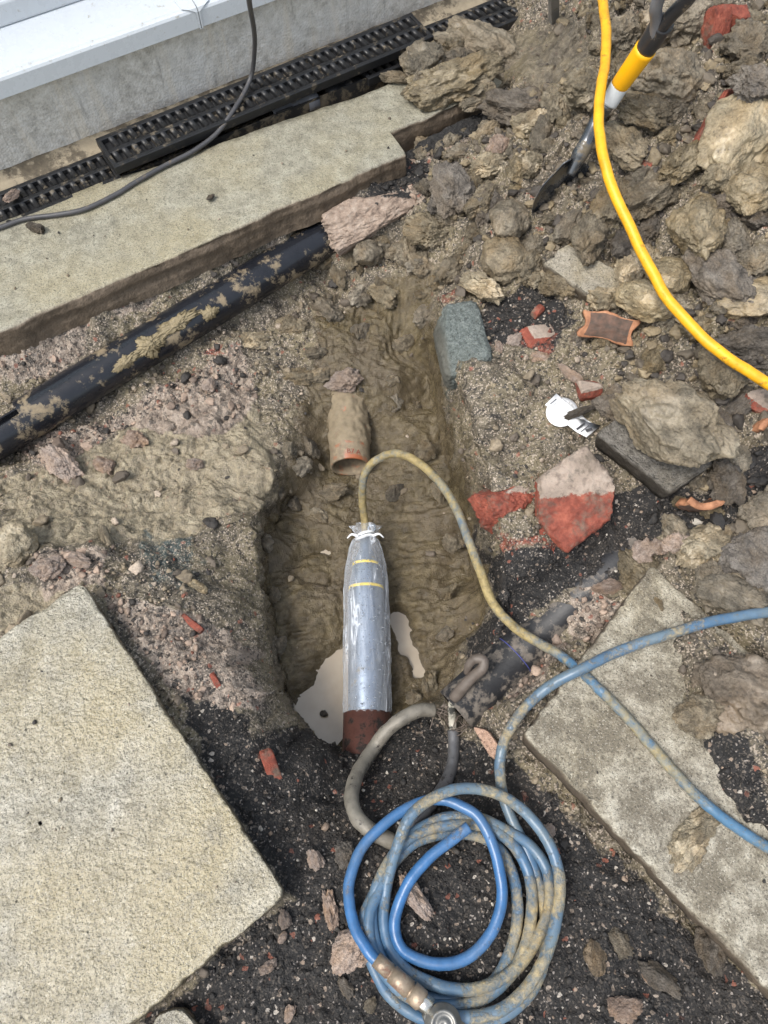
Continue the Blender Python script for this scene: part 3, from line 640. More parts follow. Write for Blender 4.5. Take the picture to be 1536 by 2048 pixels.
conn = thing('drain_connector', W(.83, .205, -.03), 'grey plastic drain connectors lying in the gap below the lifted grating', 'drain fitting')
GREYP = quick('grey_plastic', (.13, .135, .15), .38, var=.2, dirt=((.14, .12, .09), .2, 30))
def rp(uvz): return np.array([U(*q) for q in uvz])
p = rp([(545, 232, -.025), (640, 195, -.025)]); mesh('sleeve', *lathe(p[0], p[1], [(0, .019), (0, .022), (.11, .022), (.11, .026), (.145, .026), (.145, .02), (.15, .0)], 24), GREYP, conn)
p = rp([(652, 190, -.03), (715, 166, -.03)]); mesh('spigot', *lathe(p[0], p[1], [(0, .0), (0, .024), (.05, .024), (.05, .021), (.075, .021), (.075, .027), (.083, .027), (.083, .019), (.12, .016), (.12, 0)], 24), BLK, conn)
q0 = rp([(552, 227, -.004), (585, 214, -.004)]); mesh('slot', *tube(q0, .0035, 6), quick('slot_dark', (.006, .006, .006), .9), conn)

# ------------------------------------------------------------------ pipes
def drape(uvs, r, lift=0.0, n=8, sm=2, sink=0.0):
    P = np.array([G(u, v) for u, v in uvs]); P[:, 2] += r + lift - sink
    C = cr(P, n)
    z = np.maximum(C[:, 2], H(C[:, 0], C[:, 1]) + r * (1 - sink / max(r, 1e-6)) + lift) if sink == 0 else C[:, 2]
    for _ in range(sm): z = np.convolve(np.pad(z, 4, 'edge'), np.ones(9) / 9, 'valid')
    C[:, 2] = z; return C
BPM = quick('black_pipe', (.013, .0145, .019), .22, var=.25, sc=18, bump=.12, dirt=((.27, .215, .14), .22, 15))
pa, pb = U(-190, 985, -.165), U(660, 470, -.150)
pipe = thing('soil_pipe', pa * .5 + pb * .5, 'thick black plastic pipe lying along the foot of the broken path', 'pipe')
ax = (pb - pa) / np.linalg.norm(pb - pa); Lp = np.linalg.norm(pb - pa)
T_, N_, B_ = frames(np.array([pa, pb])); up = np.array([0, 0, 1.0]); up = up - ax * (up @ ax); up /= np.linalg.norm(up); sd = np.cross(ax, up)
notch = float((U(45, 835, -.12) - pa) @ ax)
V, F = [], []; RO, RI = .0535, .0495; nt, na = 80, 56
tt = np.sort(np.concatenate([np.linspace(0, Lp, nt - 2), [notch - 1e-4, notch + 1e-4]])); aa = np.linspace(0, 2 * np.pi, na, endpoint=False)
for R0 in (RO, RI):
    for t in tt:
        for a in aa: V.append(pa + ax * t + R0 * (np.cos(a) * up + np.sin(a) * sd))
def isopen(t, a): a = (a + np.pi) % (2 * np.pi) - np.pi; return t < notch and -.25 < -a < 1.75 - .9 * max(0, (t - notch + .03) / .03) * 0
M_ = nt * na
for i in range(nt - 1):
    for j in range(na):
        j2 = (j + 1) % na; op = isopen((tt[i] + tt[i + 1]) / 2, aa[j])
        if not op:
            F.append((i * na + j, i * na + j2, (i + 1) * na + j2, (i + 1) * na + j)); F.append((M_ + i * na + j, M_ + (i + 1) * na + j, M_ + (i + 1) * na + j2, M_ + i * na + j2))
            if isopen((tt[i] + tt[i + 1]) / 2, aa[j2]): F.append((i * na + j2, M_ + i * na + j2, M_ + (i + 1) * na + j2, (i + 1) * na + j2))
            if isopen((tt[i] + tt[i + 1]) / 2, aa[j - 1]): F.append((i * na + j, (i + 1) * na + j, M_ + (i + 1) * na + j, M_ + i * na + j))
        if i == nt - 2 and not op: F.append(((i + 1) * na + j, (i + 1) * na + j2, M_ + (i + 1) * na + j2, M_ + (i + 1) * na + j))
        if op and i < nt - 2 and not isopen((tt[i + 1] + tt[i + 2]) / 2, aa[j]): F.append(((i + 1) * na + j, (i + 1) * na + j2, M_ + (i + 1) * na + j2, M_ + (i + 1) * na + j))
mesh('barrel', V, F, BPM, pipe)
CLAYM = quick('clay_smear', (.235, .19, .11), .55, sc=26, bump=.8)
for k, (u, v, sx, sy) in enumerate(((352, 648, .055, .014), (300, 690, .035, .02), (425, 628, .018, .016), (250, 725, .03, .012))):
    q = U(u, v, -.115); tpos = (q - pa) @ ax; rel = q - pa - ax * tpos; rel -= up * 0; rel = rel / np.linalg.norm(rel)
    lv, lf = lump(300 + k, 5, (1, 1, 1), 2, (.6, .9), .75, .40, .25); side2 = np.cross(ax, rel)
    P = pa + ax * tpos + rel * (RO + .000) + lv[:, :1] * ax * sx + lv[:, 1:2] * side2 * sy + lv[:, 2:3] * rel * .0035; P = P - rel * ((lv[:, 1] * sy) ** 2 / (2 * RO))[:, None]
    mesh('clay_smear', P, lf, CLAYM, pipe)
ORM = quick('orange_plastic_pipe', (.30, .10, .045), .4, var=.3, sc=20, bump=.2, dirt=((.25, .20, .135), .62, 13))
oa = U(701, 934, -.335); ob = oa + np.array([-.022, .42, .012]); orp = thing('drain_pipe', oa, 'mud-coated orange clay-coloured drain pipe sticking out of the pit head', 'pipe')
mesh('barrel', *lathe(oa, ob, [(.30, .046), (.012, .046), (.0, .0475), (.0, .0535), (.003, .055), (.42, .055)], 56), ORM, orp)
oax = (ob - oa) / np.linalg.norm(ob - oa)
PMUD = quick('pipe_mud', (.22, .178, .118), .75, sc=60, bump=.9)
mv, mf = [], []
for ia in range(61):
    for it in range(81):
        a_ = -1.75 + 3.5 * ia / 60; t_ = .034 + .36 * it / 80; e_ = min(1, (1.75 - abs(a_)) / .25) * min(1, it / 8)
        mv.append((a_, t_, e_))
mv = np.array(mv); n_ = fbm(np.stack([mv[:, 0] * 2.2, mv[:, 1] * 40, mv[:, 0] * 0 + 3], 1), 4); rr_ = .0545 + (.0035 + .006 * n_) * mv[:, 2] - .002 * (1 - mv[:, 2]); t2 = mv[:, 1] + .012 * n_ * (1 - mv[:, 2]) 
x_ = np.array([1.0, 0, 0]) - oax * oax[0]; x_ /= np.linalg.norm(x_); u_ = np.cross(x_, oax)
mf = [(i * 81 + j_, i * 81 + j_ + 1, (i + 1) * 81 + j_ + 1, (i + 1) * 81 + j_) for i in range(60) for j_ in range(80)]
mesh('mud_coat', oa + t2[:, None] * oax + rr_[:, None] * (np.sin(mv[:, 0])[:, None] * x_ + np.cos(mv[:, 0])[:, None] * u_), mf, PMUD, orp)
BRM = quick('brown_pipe', (.10, .042, .032), .5, var=.4, sc=30, bump=.3, dirt=((.03, .025, .022), .3, 30))
ba = U(735, 1427, -.33); bb = ba + np.array([.0, -.34, .0]); brp = thing('old_pipe', ba, 'short end of an old red-brown pipe swallowing the silver tool', 'pipe')
mesh('barrel', *lathe(ba, bb, [(.25, .051), (0, .051), (0, .0565), (.34, .0565)], 48), BRM, brp)

# piercing tool wrapped in clear plastic, its air hose
STEEL = quick('blue_grey_steel', (.22, .27, .345), .34, .7, var=.25, sc=16, bump=.08, dirt=((.22, .19, .13), .08, 18))
YBAND = quick('yellow_tape', (.75, .55, .04), .5, var=.1)
ta, tb = U(735, 1440, -.33), U(731, 1062, -.300); tdir = (tb - ta) / np.linalg.norm(tb - ta); TL = np.linalg.norm(tb - ta)
mole = thing('piercing_tool', (ta + tb) / 2, 'silver torpedo tool with yellow bands wrapped in wet clear plastic', 'piercing tool')
pr = [(-.10, .0), (-.10, .044), (0, .045), (TL * .55, .045), (TL * .62, .0445), (TL * .72, .040), (TL * .82, .031), (TL * .86, .024), (TL * .90, .016), (TL * 1.0, .012), (TL * 1.0, 0)]
mesh('body', *lathe(ta, tb, pr, 48), STEEL, mole)
for t, r, t2 in ((.668, .0437, .0437), (.80, .0335, .0335)):
    mesh('band', *lathe(ta, tb, [(TL * t, r - .004), (TL * t, r), (TL * t + .007, r - .0004), (TL * t + .007, r - .004)], 48), YBAND, mole)
def wrap_mat():
    M = Mat('clear_plastic'); tr = M.n('ShaderNodeBsdfTransparent'); mx = M.n('ShaderNodeMixShader'); lw = M.n('ShaderNodeLayerWeight'); lw.inputs[0].default_value = .32
    co = M.mapping(M.co, (34, 4.2, 34)); f = M.noise(1.0, 4, .6, co, dist=.6); f2 = M.noise(34, 3, .6)
    k = M.bw(M.ramp(f, [(.50, 0.0), (.58, .25), (.61, 1.0), (.64, .15)])); k = M.math('ADD', M.math('MULTIPLY', k, .62), M.math('ADD', M.math('MULTIPLY', lw.outputs['Facing'], .48), .11), clamp=True)
    M.done((.70, .75, .82), .14, M.bump(f, .8, .008, M.bump(f2, .25, .003)), spec=.7)
    M.l(k, mx.inputs[0]); M.l(tr.outputs[0], mx.inputs[1]); M.l(M.p.outputs[0], mx.inputs[2]); M.l(mx.outputs[0], M.out.inputs['Surface']); return M.m
WRAP = wrap_mat()
sides = 96; ts = np.linspace(.0, 1.0, 110); V = []
nn = np.cross(tdir, [0, 0, 1.0]); nn /= np.linalg.norm(nn); bb2 = np.cross(nn, tdir); aw = np.linspace(0, 2 * np.pi, sides, endpoint=False)
prof = np.interp(ts, [0, .04, .3, .5, .66, .78, .88, .925, .95, .965, 1.0], [.0485, .055, .056, .0555, .0545, .0505, .0415, .032, .0205, .023, .036])
for t, r in zip(ts, prof):
    q = np.stack([np.cos(aw) * 1.5, np.sin(aw) * 1.5, np.full(sides, t * 3.0)], 1)
    rr = r * (1 + .055 * ridged(q * [1.6, 1.6, .9] + [t * 2, 0, 0], 3) - .035 + .10 * sstep(.84, .95, t) * np.sin(aw * 9 + t * 7) * .6 + .16 * sstep(.965, 1, t) * np.sin(aw * 7))
    V.append(ta + tdir * (t * TL * 1.02 - .0) + rr[:, None] * (np.cos(aw)[:, None] * nn + np.sin(aw)[:, None] * bb2))
V = np.vstack(V); i = np.arange(109)[:, None] * sides; k = np.arange(sides)[None]; k2 = (k + 1) % sides
wrap = mesh('plastic_wrap', V, np.stack([i + k, i + k2, i + sides + k2, i + sides + k], -1).reshape(-1, 4), WRAP, mole)
TIE = quick('cable_tie', (.72, .74, .75), .3, var=.05)
c0 = ta + tdir * TL * .955; a = np.linspace(0, 2 * np.pi, 40)
ring = c0 + .0235 * (np.cos(a)[:, None] * nn + np.sin(a)[:, None] * bb2) + np.sin(a * 2)[:, None] * tdir * .004
mesh('tie', *tube(ring, .004, 8), TIE, mole)
ring = c0 + tdir * .010 + .0225 * (np.cos(a)[:, None] * nn + np.sin(a)[:, None] * bb2) + np.cos(a)[:, None] * tdir * .006
mesh('tie', *tube(ring, .0035, 8), TIE, mole)
for s_ in (-1, 1):
    mesh('tie_tail', *tube(cr(np.array([c0 + bb2 * .02 + nn * s_ * .018, c0 + bb2 * .024 + nn * s_ * .034 + tdir * .004, c0 + bb2 * .018 + nn * s_ * .046 - tdir * .004]), 6), np.linspace(.0045, .0015, 13), 8), TIE, mole)
eye = ta + tdir * TL * 1.005 - nn * -.016 + bb2 * .012; a = np.linspace(0, 2 * np.pi, 24)
mesh('eyelet', *tube(eye + .0085 * (np.cos(a)[:, None] * nn + np.sin(a)[:, None] * tdir), .0032, 8), quick('eyelet_metal', (.5, .55, .6), .25, .8), mole)
dm = Mat('water_drops'); dm.done((.62, .66, .70), .03, None, spec=.9, **{'Transmission Weight': .85, 'IOR': 1.33})
dr = []; iv, if_ = ico(2)
for _ in range(420):
    t = rng.uniform(.03, .84); a_ = rng.normal(math.pi / 2, .62); r = np.interp(t, ts, prof) * 1.02; rad = rng.choice([.0009, .0013, .0018, .0027], p=[.4, .3, .2, .1])
    nrm = np.cos(a_) * nn + np.sin(a_) * bb2; dr.append((ta + tdir * t * TL * 1.02 + nrm * r + iv * rad, if_))
dv = np.vstack([d[0] for d in dr]); df = np.vstack([d[1] + 42 * i for i, d in enumerate(dr)])
tag(mesh('water_drops', dv, df, dm.m, mole), kind='stuff')

def hose_mat(name, col, mud, amt, sc=8, rough=.38, worn=.15, clean_from=None):
    M = Mat(name); n = M.math('ADD', M.math('MULTIPLY', M.noise(sc, 4, .6), .62), M.math('MULTIPLY', M.noise(sc * 9, 5, .75), .38))
    if clean_from is not None:                          # rubbed cleaner beyond this point of its length
        x_ = M.n('ShaderNodeSeparateXYZ'); M.l(M.co, x_.inputs[0]); n = M.math('SUBTRACT', n, M.math('MULTIPLY', M.bw(M.ramp(M.math('SUBTRACT', x_.outputs[0], clean_from), [(0.0, 0.0), (.12, 1.0)])), .155))
    k = M.bw(M.ramp(n, [(.63 - amt * .34, 0.0), (.68 - amt * .34, .45), (.78 - amt * .34, 1.0)]))
    c = M.ramp(M.noise(30, 5, .7), [(.3, tuple(q * .72 for q in col)), (.55, col), (.8, tuple(min(1, q * 1.25 + worn * .12) for q in col))])
    film = M.bw(M.ramp(M.noise(6, 6, .7), [(.38, worn * .5), (.66, worn * 2.8)])); c = M.mix(film, c, (.17, .195, .175))
    mc = M.ramp(M.noise(70, 5, .7), [(.3, tuple(q * .45 for q in mud)), (.55, mud), (.8, tuple(min(1, q * 1.4) for q in mud))])
    sp = M.ramp(M.noise(130, 4, .75), [(.60, 0.0), (.68, .7)]); c = M.mix(M.math('MULTIPLY', sp, min(1, amt * 2.5)), c, tuple(q * .4 for q in mud))
    return M.done(M.mix(k, c, mc), M.math('ADD', rough, M.math('MULTIPLY', k, .35), clamp=True), M.bump(M.math('ADD', k, M.math('MULTIPLY', M.noise(90, 4, .7), k)), .8, .002, M.bump(M.noise(160, 4, .7), .3, .0012)))
H_BLUE = hose_mat('blue_air_hose', (.035, .115, .235), (.38, .30, .16), .36, 11, .36, .26)
H_BRIGHT = hose_mat('clean_blue_hose', (.022, .12, .31), (.40, .31, .17), .10, 12, .32, .10)
HR = .0098
def wob(P, sd, a=.0022):
    return P + a * np.stack([fbm(P * 9 + sd * 11 + k * 7, 2) for k in range(3)], 1)
tp = rp([(731, 1075, -.30), (729, 1045, -.285), (725, 1000, -.23), (727, 955, -.165), (748, 922, -.12), (790, 907, -.10), (838, 926, -.085), (882, 968, -.07), (915, 1022, -.058), (938, 1085, -.053), (962, 1150, -.058), (990, 1213, -.062), (1030, 1255, -.052),
         (1080, 1287, -.045), (1130, 1318, -.025), (1190, 1370, .011), (1250, 1430, .011), (1300, 1490, .011), (1360, 1558, .012), (1420, 1615, .018), (1480, 1660, .012), (1545, 1700, .008), (1660, 1750, -.02), (1850, 1810, -.045), (2150, 1880, -.045)])
ah = mesh('air_hose', *tube(wob(cr(tp, 12), 1), HR, 16, True, .10), H_BLUE)
ah.data.materials.clear(); ah.data.materials.append(hose_mat('muddy_air_hose', (.045, .14, .26), (.30, .235, .105), .80, 6, clean_from=.29 - ah.location.x))
tag(ah, 'mud-caked hose looping out of the silver tool and under the blue hose', 'hose')
# coiled hose
coil = thing('coiled_hose', U(910, 1810, -.07), 'coiled blue air hose with a brass coupling on the black ash', 'hose')
zA = -.050
hA = [(938,1655,zA+.03),(905,1680,zA+.028),(860,1715,zA+.024),(820,1758,zA+.02),(797,1810,zA+.012),(790,1858,zA+.01),(803,1897,zA+.01),(835,1919,zA+.01),(876,1928,zA+.01),(921,1922,zA+.01),(961,1895,zA+.012),(990,1848,zA+.014),
      (1003,1786,zA+.018),(989,1700,zA+.024),(958,1637,zA+.026),(920,1611,zA+.02),(888,1602,zA+.012),(855,1603,zA+.004),(815,1617,zA),(770,1645,zA),(725,1692,zA),(702,1750,zA+.002),(699,1800,zA+.006),(711,1855,zA+.016),(736,1902,zA+.026),(756,1925,zA+.028)]
mesh('hose', *tube(wob(cr(rp(hA), 10), 2), HR * 1.02, 18, True, .05), H_BRIGHT, coil)
hB = [(905,2034,zA+.024),(965,2030,zA+.026),(1012,2013,zA+.028),(1056,1973,zA+.03),(1090,1918,zA+.03),(1113,1840,zA+.028),(1120,1780,zA+.026),(1110,1720,zA+.026),(1088,1672,zA+.026),(1048,1622,zA+.024),(1000,1590,zA+.026),(948,1578,zA+.03),(897,1583,zA+.036),(848,1605,zA+.036),(815,1640,zA+.034),(795,1690,zA+.026),(780,1740,zA+.01),
      (771,1790,zA),(770,1850,zA),(784,1902,zA+.004),(815,1942,zA+.01),(860,1966,zA+.014),(910,1978,zA+.014),(965,1974,zA+.012),(1020,1948,zA+.01),(1068,1893,zA+.008),(1097,1822,zA+.004),(1097,1762,zA+.002),(1082,1718,zA),(1056,1688,zA),(1018,1664,zA+.004),(970,1640,zA+.006),(915,1633,zA),(865,1645,zA-.002),(815,1676,zA),(779,1722,zA),
      (754,1772,zA),(746,1822,zA),(752,1880,zA),(777,1938,zA+.002),(815,1976,zA+.002),(870,1997,zA+.002),(930,1995,zA),(985,1965,zA-.004),(1018,1910,zA-.006),(1035,1840,zA-.006),(1030,1770,zA-.006),(1008,1710,zA-.006),(975,1681,zA-.006),(930,1668,zA-.008),(880,1669,zA-.008),(830,1686,zA-.008),(787,1727,zA-.006),(762,1775,zA+.002),(742,1825,zA+.006),(742,1880,zA+.008),(762,1935,zA+.008),(800,1982,zA+.008),(850,2008,zA+.01),(915,2010,zA+.01),(975,1990,zA+.008),(1025,1945,zA+.006),(1056,1880,zA+.004),(1064,1800,zA),(1052,1735,zA),(1025,1690,zA+.004),(985,1658,zA+.008),(935,1648,zA+.006),(880,1654,zA+.004),(828,1672,zA+.002),(784,1714,zA-.002),
      (752,1780,zA-.006),(731,1830,zA-.004),(733,1885,zA-.002),(748,1938,zA-.004),(778,1990,zA-.006),(822,2026,zA-.006),(872,2046,zA-.006),(935,2052,zA-.006),(1000,2035,zA-.004),(1055,1992,zA-.002),(1086,1930,zA-.004),(1092,1850,zA-.008),(1076,1765,zA-.008),(1052,1700,zA-.006),(1026,1645,zA-.004),(1006,1590,zA+.0),(1000,1530,zA+.008),
      (1012,1478,zA+.02),(1046,1420,zA+.036),(1100,1373,zA+.06),(1163,1338,zA+.085),(1230,1306,zA+.088),(1300,1281,zA+.105),(1420,1246,zA+.12),(1545,1222,zA+.12),(1700,1200,zA+.10),(1900,1190,zA+.04),(2200,1215,zA+.01),(2600,1300,zA+.005)]
mesh('hose', *tube(wob(cr(rp(hB), 10), 3), HR * 1.04, 18, True, .06), H_BLUE, coil)
BRASS = quick('dull_brass', (.34, .27, .20), .42, .55, var=.3, sc=40, bump=.4, dirt=((.22, .13, .09), .3, 30))
fa, fb = U(752, 1918, zA + .034), U(846, 2004, zA + .040)
fd = np.linalg.norm(fb - fa)
mesh('ferrule', *lathe(fa, fb, [(0, .0), (0, .0125), (fd * .30, .0132), (fd * .30, .0115), (fd * .34, .0115), (fd * .34, .0142), (fd * .72, .0150), (fd * .72, .0125), (fd * .76, .0125), (fd * .76, .0168), (fd * .97, .0168), (fd, .014), (fd, 0)], 28), BRASS, coil)
NICK = quick('worn_nickel', (.62, .60, .55), .25, .9, var=.15)
fa2, fb2 = U(838, 1998, zA + .042), U(868, 2022, zA + .044)
mesh('hex_nut', *lathe(fa2, fb2, [(0, 0), (0, .0135), (.022, .0135), (.022, 0)], 6), NICK, coil)
cc = U(884, 2044, zA + .02); COUP = quick('coupling_metal', (.20, .20, .19), .4, .7, var=.3, dirt=((.2, .16, .1), .15, 40))
mesh('coupling', *lathe(cc, cc + np.array([0, .004, .06]), [(0, 0), (0, .027), (.02, .030), (.034, .0295), (.036, .022), (.041, .0215), (.042, .017), (.039, .016), (.039, .010), (.041, .009), (.041, .004), (.039, 0)], 40), COUP, coil)
for q in ([(852, 2026, zA + .04), (862, 2052, zA + .035)], [(905, 2030, zA + .03), (925, 2052, zA + .028)]): mesh('claw', *tube(rp(q), .008, 8), COUP, coil)

# ------------------------------------------------------------------ yellow hose, cable, old cable ends, half-buried pipe
YH = hose_mat('yellow_hose', (.78, .39, .012), (.30, .22, .09), .12, 20, .45, .0)
yz = cr(rp([(1180,-160,.36),(1196,-90,.36),(1203,-30,.36),(1206,25,.36),(1211,70,.36),(1209,110,.36),(1203,170,.36),(1198,230,.35),(1202,290,.335),(1215,340,.32),(1236,402,.295),(1262,460,.27),(1291,520,.25),(1330,588,.235),(1380,648,.225),(1440,704,.215),(1500,744,.205),(1570,783,.195),(1680,830,.18),(1850,880,.10),(2050,900,.0),(2300,880,-.03)]), 12)
tag(mesh('yellow_hose', *tube(wob(yz, 4, .004), .0112, 18, True, .04), YH), 'bright yellow hose hanging down over the spoil heap', 'hose')
CBM = quick('grey_cable', (.065, .065, .07), .45, var=.2, sc=30, dirt=((.2, .16, .11), .1, 30))
cbp = rp([(476,-330,1.2),(484,-200,.9),(490,-90,.62),(498,0,.42),(508,60,.26),(509,100,.17),(504,145,.09),(490,182,.060),(464,225,.045),(432,268,.022),(385,303,.012),(330,331,.008),(270,365,.008),(235,387,.008),(170,418,.008),(110,430,.008),(50,438,.008),(0,455,.008),(-90,486,.008),(-250,520,.008)])
tag(mesh('cable', *tube(cr(cbp, 12), .0062, 12), CBM), 'thin dark grey cable hanging over the lifted grating and trailing along the path', 'cable')
LEAD = quick('lead_sheath', (.20, .185, .155), .5, .15, var=.35, sc=35, bump=.5, dirt=((.03, .026, .022), .15, 40))
oc = thing('old_cable', G(730, 1600), 'stiff grey lead cable bent over the ash beside the red-brown pipe', 'cable')
P = cr(rp([(868,1420,-.205),(838,1421,-.195),(803,1438,-.19),(772,1464,-.20),(745,1500,-.21),(716,1545,-.165),(703,1592,-.115),(713,1632,-.085),(745,1664,-.075),(800,1690,-.09)]), 10)
mesh('sheath', *tube(P, .0148, 18, True, .10), LEAD, oc)
WIRE = quick('rusty_wire', (.16, .13, .11), .5, .5, var=.3)
def wires(seed, base, dirs, n, r=.0009):
    r_ = np.random.default_rng(seed); out = []
    for _ in range(n):
        d = dirs + r_.normal(size=3) * .45; d /= np.linalg.norm(d); L = r_.uniform(.03, .075); b = base + r_.normal(size=3) * .004
        out.append(tube(cr(np.array([b, b + d * L * .5 + r_.normal(size=3) * .006, b + d * L + r_.normal(size=3) * .012]), 5), r, 5))
    return merge(out)
mesh('frayed_wire', *wires(5, U(868, 1420, -.2), np.array([.9, -.3, .1]), 9), WIRE, oc)
oc2 = thing('old_cable', G(905, 1500), 'stripped dark cable with a hooked end rising from the ash to the half-buried pipe', 'cable')
P = cr(rp([(935,1345,-.085),(938,1330,-.065),(950,1318,-.05),(966,1320,-.045),(966,1335,-.05),(948,1352,-.07),(928,1372,-.09),(908,1396,-.12)]), 10)
mesh('sheath', *tube(P, np.interp(np.arange(len(P)), [0, len(P)], [.0085, .0125]), 16, True, .10), quick('brown_sheath', (.11, .09, .075), .5, var=.3, bump=.5), oc2)
mesh('core', *tube(cr(rp([(910,1392,-.12),(904,1412,-.15),(905,1440,-.18),(907,1470,-.19)]), 8), .0085, 14, True, .15), quick('pale_core', (.42, .40, .34), .5, var=.4, sc=60, bump=.5, dirt=((.05, .05, .045), .4, 50)), oc2)
P = cr(rp([(907,1462,-.19),(908,1500,-.185),(903,1535,-.17),(890,1568,-.145),(868,1600,-.11),(840,1632,-.085),(815,1665,-.09)]), 10)
mesh('sheath', *tube(P, .0125, 16, True, .08), quick('grey_sheath', (.12, .12, .125), .38, .3, var=.3, bump=.3, dirt=((.03, .028, .026), .2, 40)), oc2)
mesh('frayed_wire', *wires(9, U(905, 1460, -.18), np.array([.7, .5, .4]), 10), WIRE, oc2)
DP = quick('dark_polythene_pipe', (.016, .017, .020), .5, var=.3, sc=25, bump=.3, dirt=((.16, .14, .12), .36, 26))
da, db = U(912, 1420, -.165), U(1275, 1085, -.088)
dpipe = thing('buried_pipe', U(1000, 1340, -.12), 'half-buried black pipe emerging from the ash towards the old cable end', 'pipe')
mesh('barrel', *lathe(da, db, [(-.0, .044), (0, .050), (np.linalg.norm(db - da), .050)], 48), DP, dpipe)
dax = (db - da) / np.linalg.norm(db - da); q = da + dax * .17; u2 = np.array([0, 0, 1.0]) - dax * dax[2]; u2 /= np.linalg.norm(u2); s2 = np.cross(dax, u2); a = np.linspace(-1.3, 1.3, 24)
mesh('blue_line', *tube(q + .0503 * (np.cos(a)[:, None] * u2 + np.sin(a)[:, None] * s2), .0012, 6), quick('blue_print', (.05, .06, .22), .6), dpipe)

# ------------------------------------------------------------------ paving slabs and broken plates
def plate(name, poly, th, mat, label, cat, corner=.02, chip=.003, group=None, parent=None, seed=0, topn=.0012, sidecol=1.0):
    """thick slab from its top outline, (x, y, z) corner points; rounded corners, chipped arrises"""
    P = np.asarray(poly, float); n = len(P); ring = []
    for i in range(n):
        a, b, c = P[i - 1], P[i], P[(i + 1) % n]; da, dc = a - b, c - b; la, lc = np.linalg.norm(da), np.linalg.norm(dc)
        r = min(corner, .4 * la, .4 * lc); p0, p2 = b + da / la * r, b + dc / lc * r
        for t in np.linspace(0, 1, 7): ring.append((1 - t) ** 2 * p0 + 2 * t * (1 - t) * b + t * t * p2)
    ring = np.array(ring); L = np.linalg.norm(np.diff(np.vstack([ring, ring[:1]]), axis=0), axis=1); cum = np.concatenate([[0], np.cumsum(L)]); M_ = max(120, int(cum[-1] / .004))
    s = np.linspace(0, cum[-1], M_, endpoint=False); rr = np.stack([np.interp(s, cum, np.append(ring[:, k], ring[0, k])) for k in range(3)], 1)
    nrm = np.cross(P[1] - P[0], P[2] - P[0]); nrm /= np.linalg.norm(nrm); nrm = nrm if nrm[2] > 0 else -nrm
    c = rr.mean(0); inn = c - rr; inn /= np.linalg.norm(inn, axis=1)[:, None]
    ch = chip * (fbm(rr * 30 + seed, 4) + .6 * np.clip(fbm(rr * 9 + seed + 5, 3), 0, 1) * 2)
    V, sd_ = [], []
    for k in np.concatenate([np.linspace(.01, .94, 26), [.97]]):
        q = c + (rr - c) * k; V.append(q + nrm * (topn * fbm(q * 14 + seed, 4))[:, None]); sd_.append(0)
    for ins, dz, sc in ((.003, .0, .0), (.0012, -.0008, .15), (.0, -.003, .4), (-.001, -.010, 1), (0, -.4 * th, 1), (.002, -.7 * th, 1), (.004, -th, 1)):
        q = rr + inn * (ins + np.maximum(ch, -.001) * (1.2 if dz > -.006 else .6))[:, None] + nrm * dz; q = q + inn * (.0025 * fbm(q * 40 + seed, 3))[:, None] * min(1, -dz / .01); V.append(q); sd_.append(sc * sidecol)
    V.append(c + (rr - c) * .5 - nrm * th); sd_.append(1)
    V = np.vstack(V); m = len(sd_); i = np.arange(m - 1)[:, None] * M_; k = np.arange(M_)[None]; k2 = (k + 1) % M_
    F = np.stack([i + k, i + M_ + k, i + M_ + k2, i + k2], -1).reshape(-1, 4)
    area = 0.5 * sum(rr[j, 0] * rr[(j + 1) % M_, 1] - rr[(j + 1) % M_, 0] * rr[j, 1] for j in range(M_))
    if area < 0: F = F[:, ::-1]
    o = mesh(name, V, np.ascontiguousarray(F), mat, parent, attrs={'side': np.repeat(sd_, M_)[:, None].repeat(3, 1)})
    return tag(o, label, cat, group)
PAV_L = concrete_mat('wet_paving', (.28, .262, .208), (.135, .123, .092), (.42, .40, .338), .75, .09, (.13, .105, .07), pat=1.15, grain=.66, coat=.5, stain=.7, st0=.54)
PAV_R = concrete_mat('dry_paving', (.325, .30, .24), (.125, .108, .08), (.47, .445, .375), .35, .55, (.11, .085, .06), pat=1.4, stain=.9, st0=.43)
z3 = lambda P, z: np.array([(p[0], p[1], z) for p in P])
plate('paving_slab', z3(SLAB_L, .002), .048, PAV_L, 'large wet concrete paving slab filling the lower left', 'paving slab', .013, .005, seed=1)
q = [U(288, 2044)[:2], U(352, 2018)[:2], U(420, 2110)[:2], U(330, 2160)[:2]]
plate('paving_slab', z3(q, -.03), .04, PAV_L, 'corner of another paving slab at the bottom edge below the large wet slab', 'paving slab', .03, .003, seed=2)
plate('paving_slab', z3(SLAB_R, .002), .066, PAV_R, 'long concrete slab at the lower right, half covered with earth and crossed by hoses', 'paving slab', .012, .008, seed=3, topn=.002)
DARKST = concrete_mat('dark_slab', (.13, .12, .105), (.05, .045, .04), (.22, .205, .18), .3, .45, (.045, .038, .03), pat=3)
zt = .078
dk = [U(1192, 866, zt), U(1343, 986, zt - .004), U(1432, 925, zt), U(1290, 800, zt + .004)]
plate('broken_slab', dk, .05, DARKST, 'dark broken slab corner carrying a big rounded clay clod', 'broken slab', .012, .004, seed=4)
FRAG = concrete_mat('fragment_concrete', (.27, .245, .195), (.14, .125, .095), (.38, .35, .29), .5, .55, (.085, .066, .045), pat=3)
cf = [U(1086, 526, .075), U(1206, 612, .07), U(1272, 560, .085), U(1132, 486, .095)]
plate('concrete_fragment', cf, .06, FRAG, 'flat pale concrete fragment with a dark muddy edge below the clay clods', 'rubble', .008, .006, seed=5)
PINKST = concrete_mat('pink_stone', (.40, .26, .19), (.22, .14, .10), (.52, .37, .29), .1, .6, (.16, .11, .08), pits=False, pat=5)
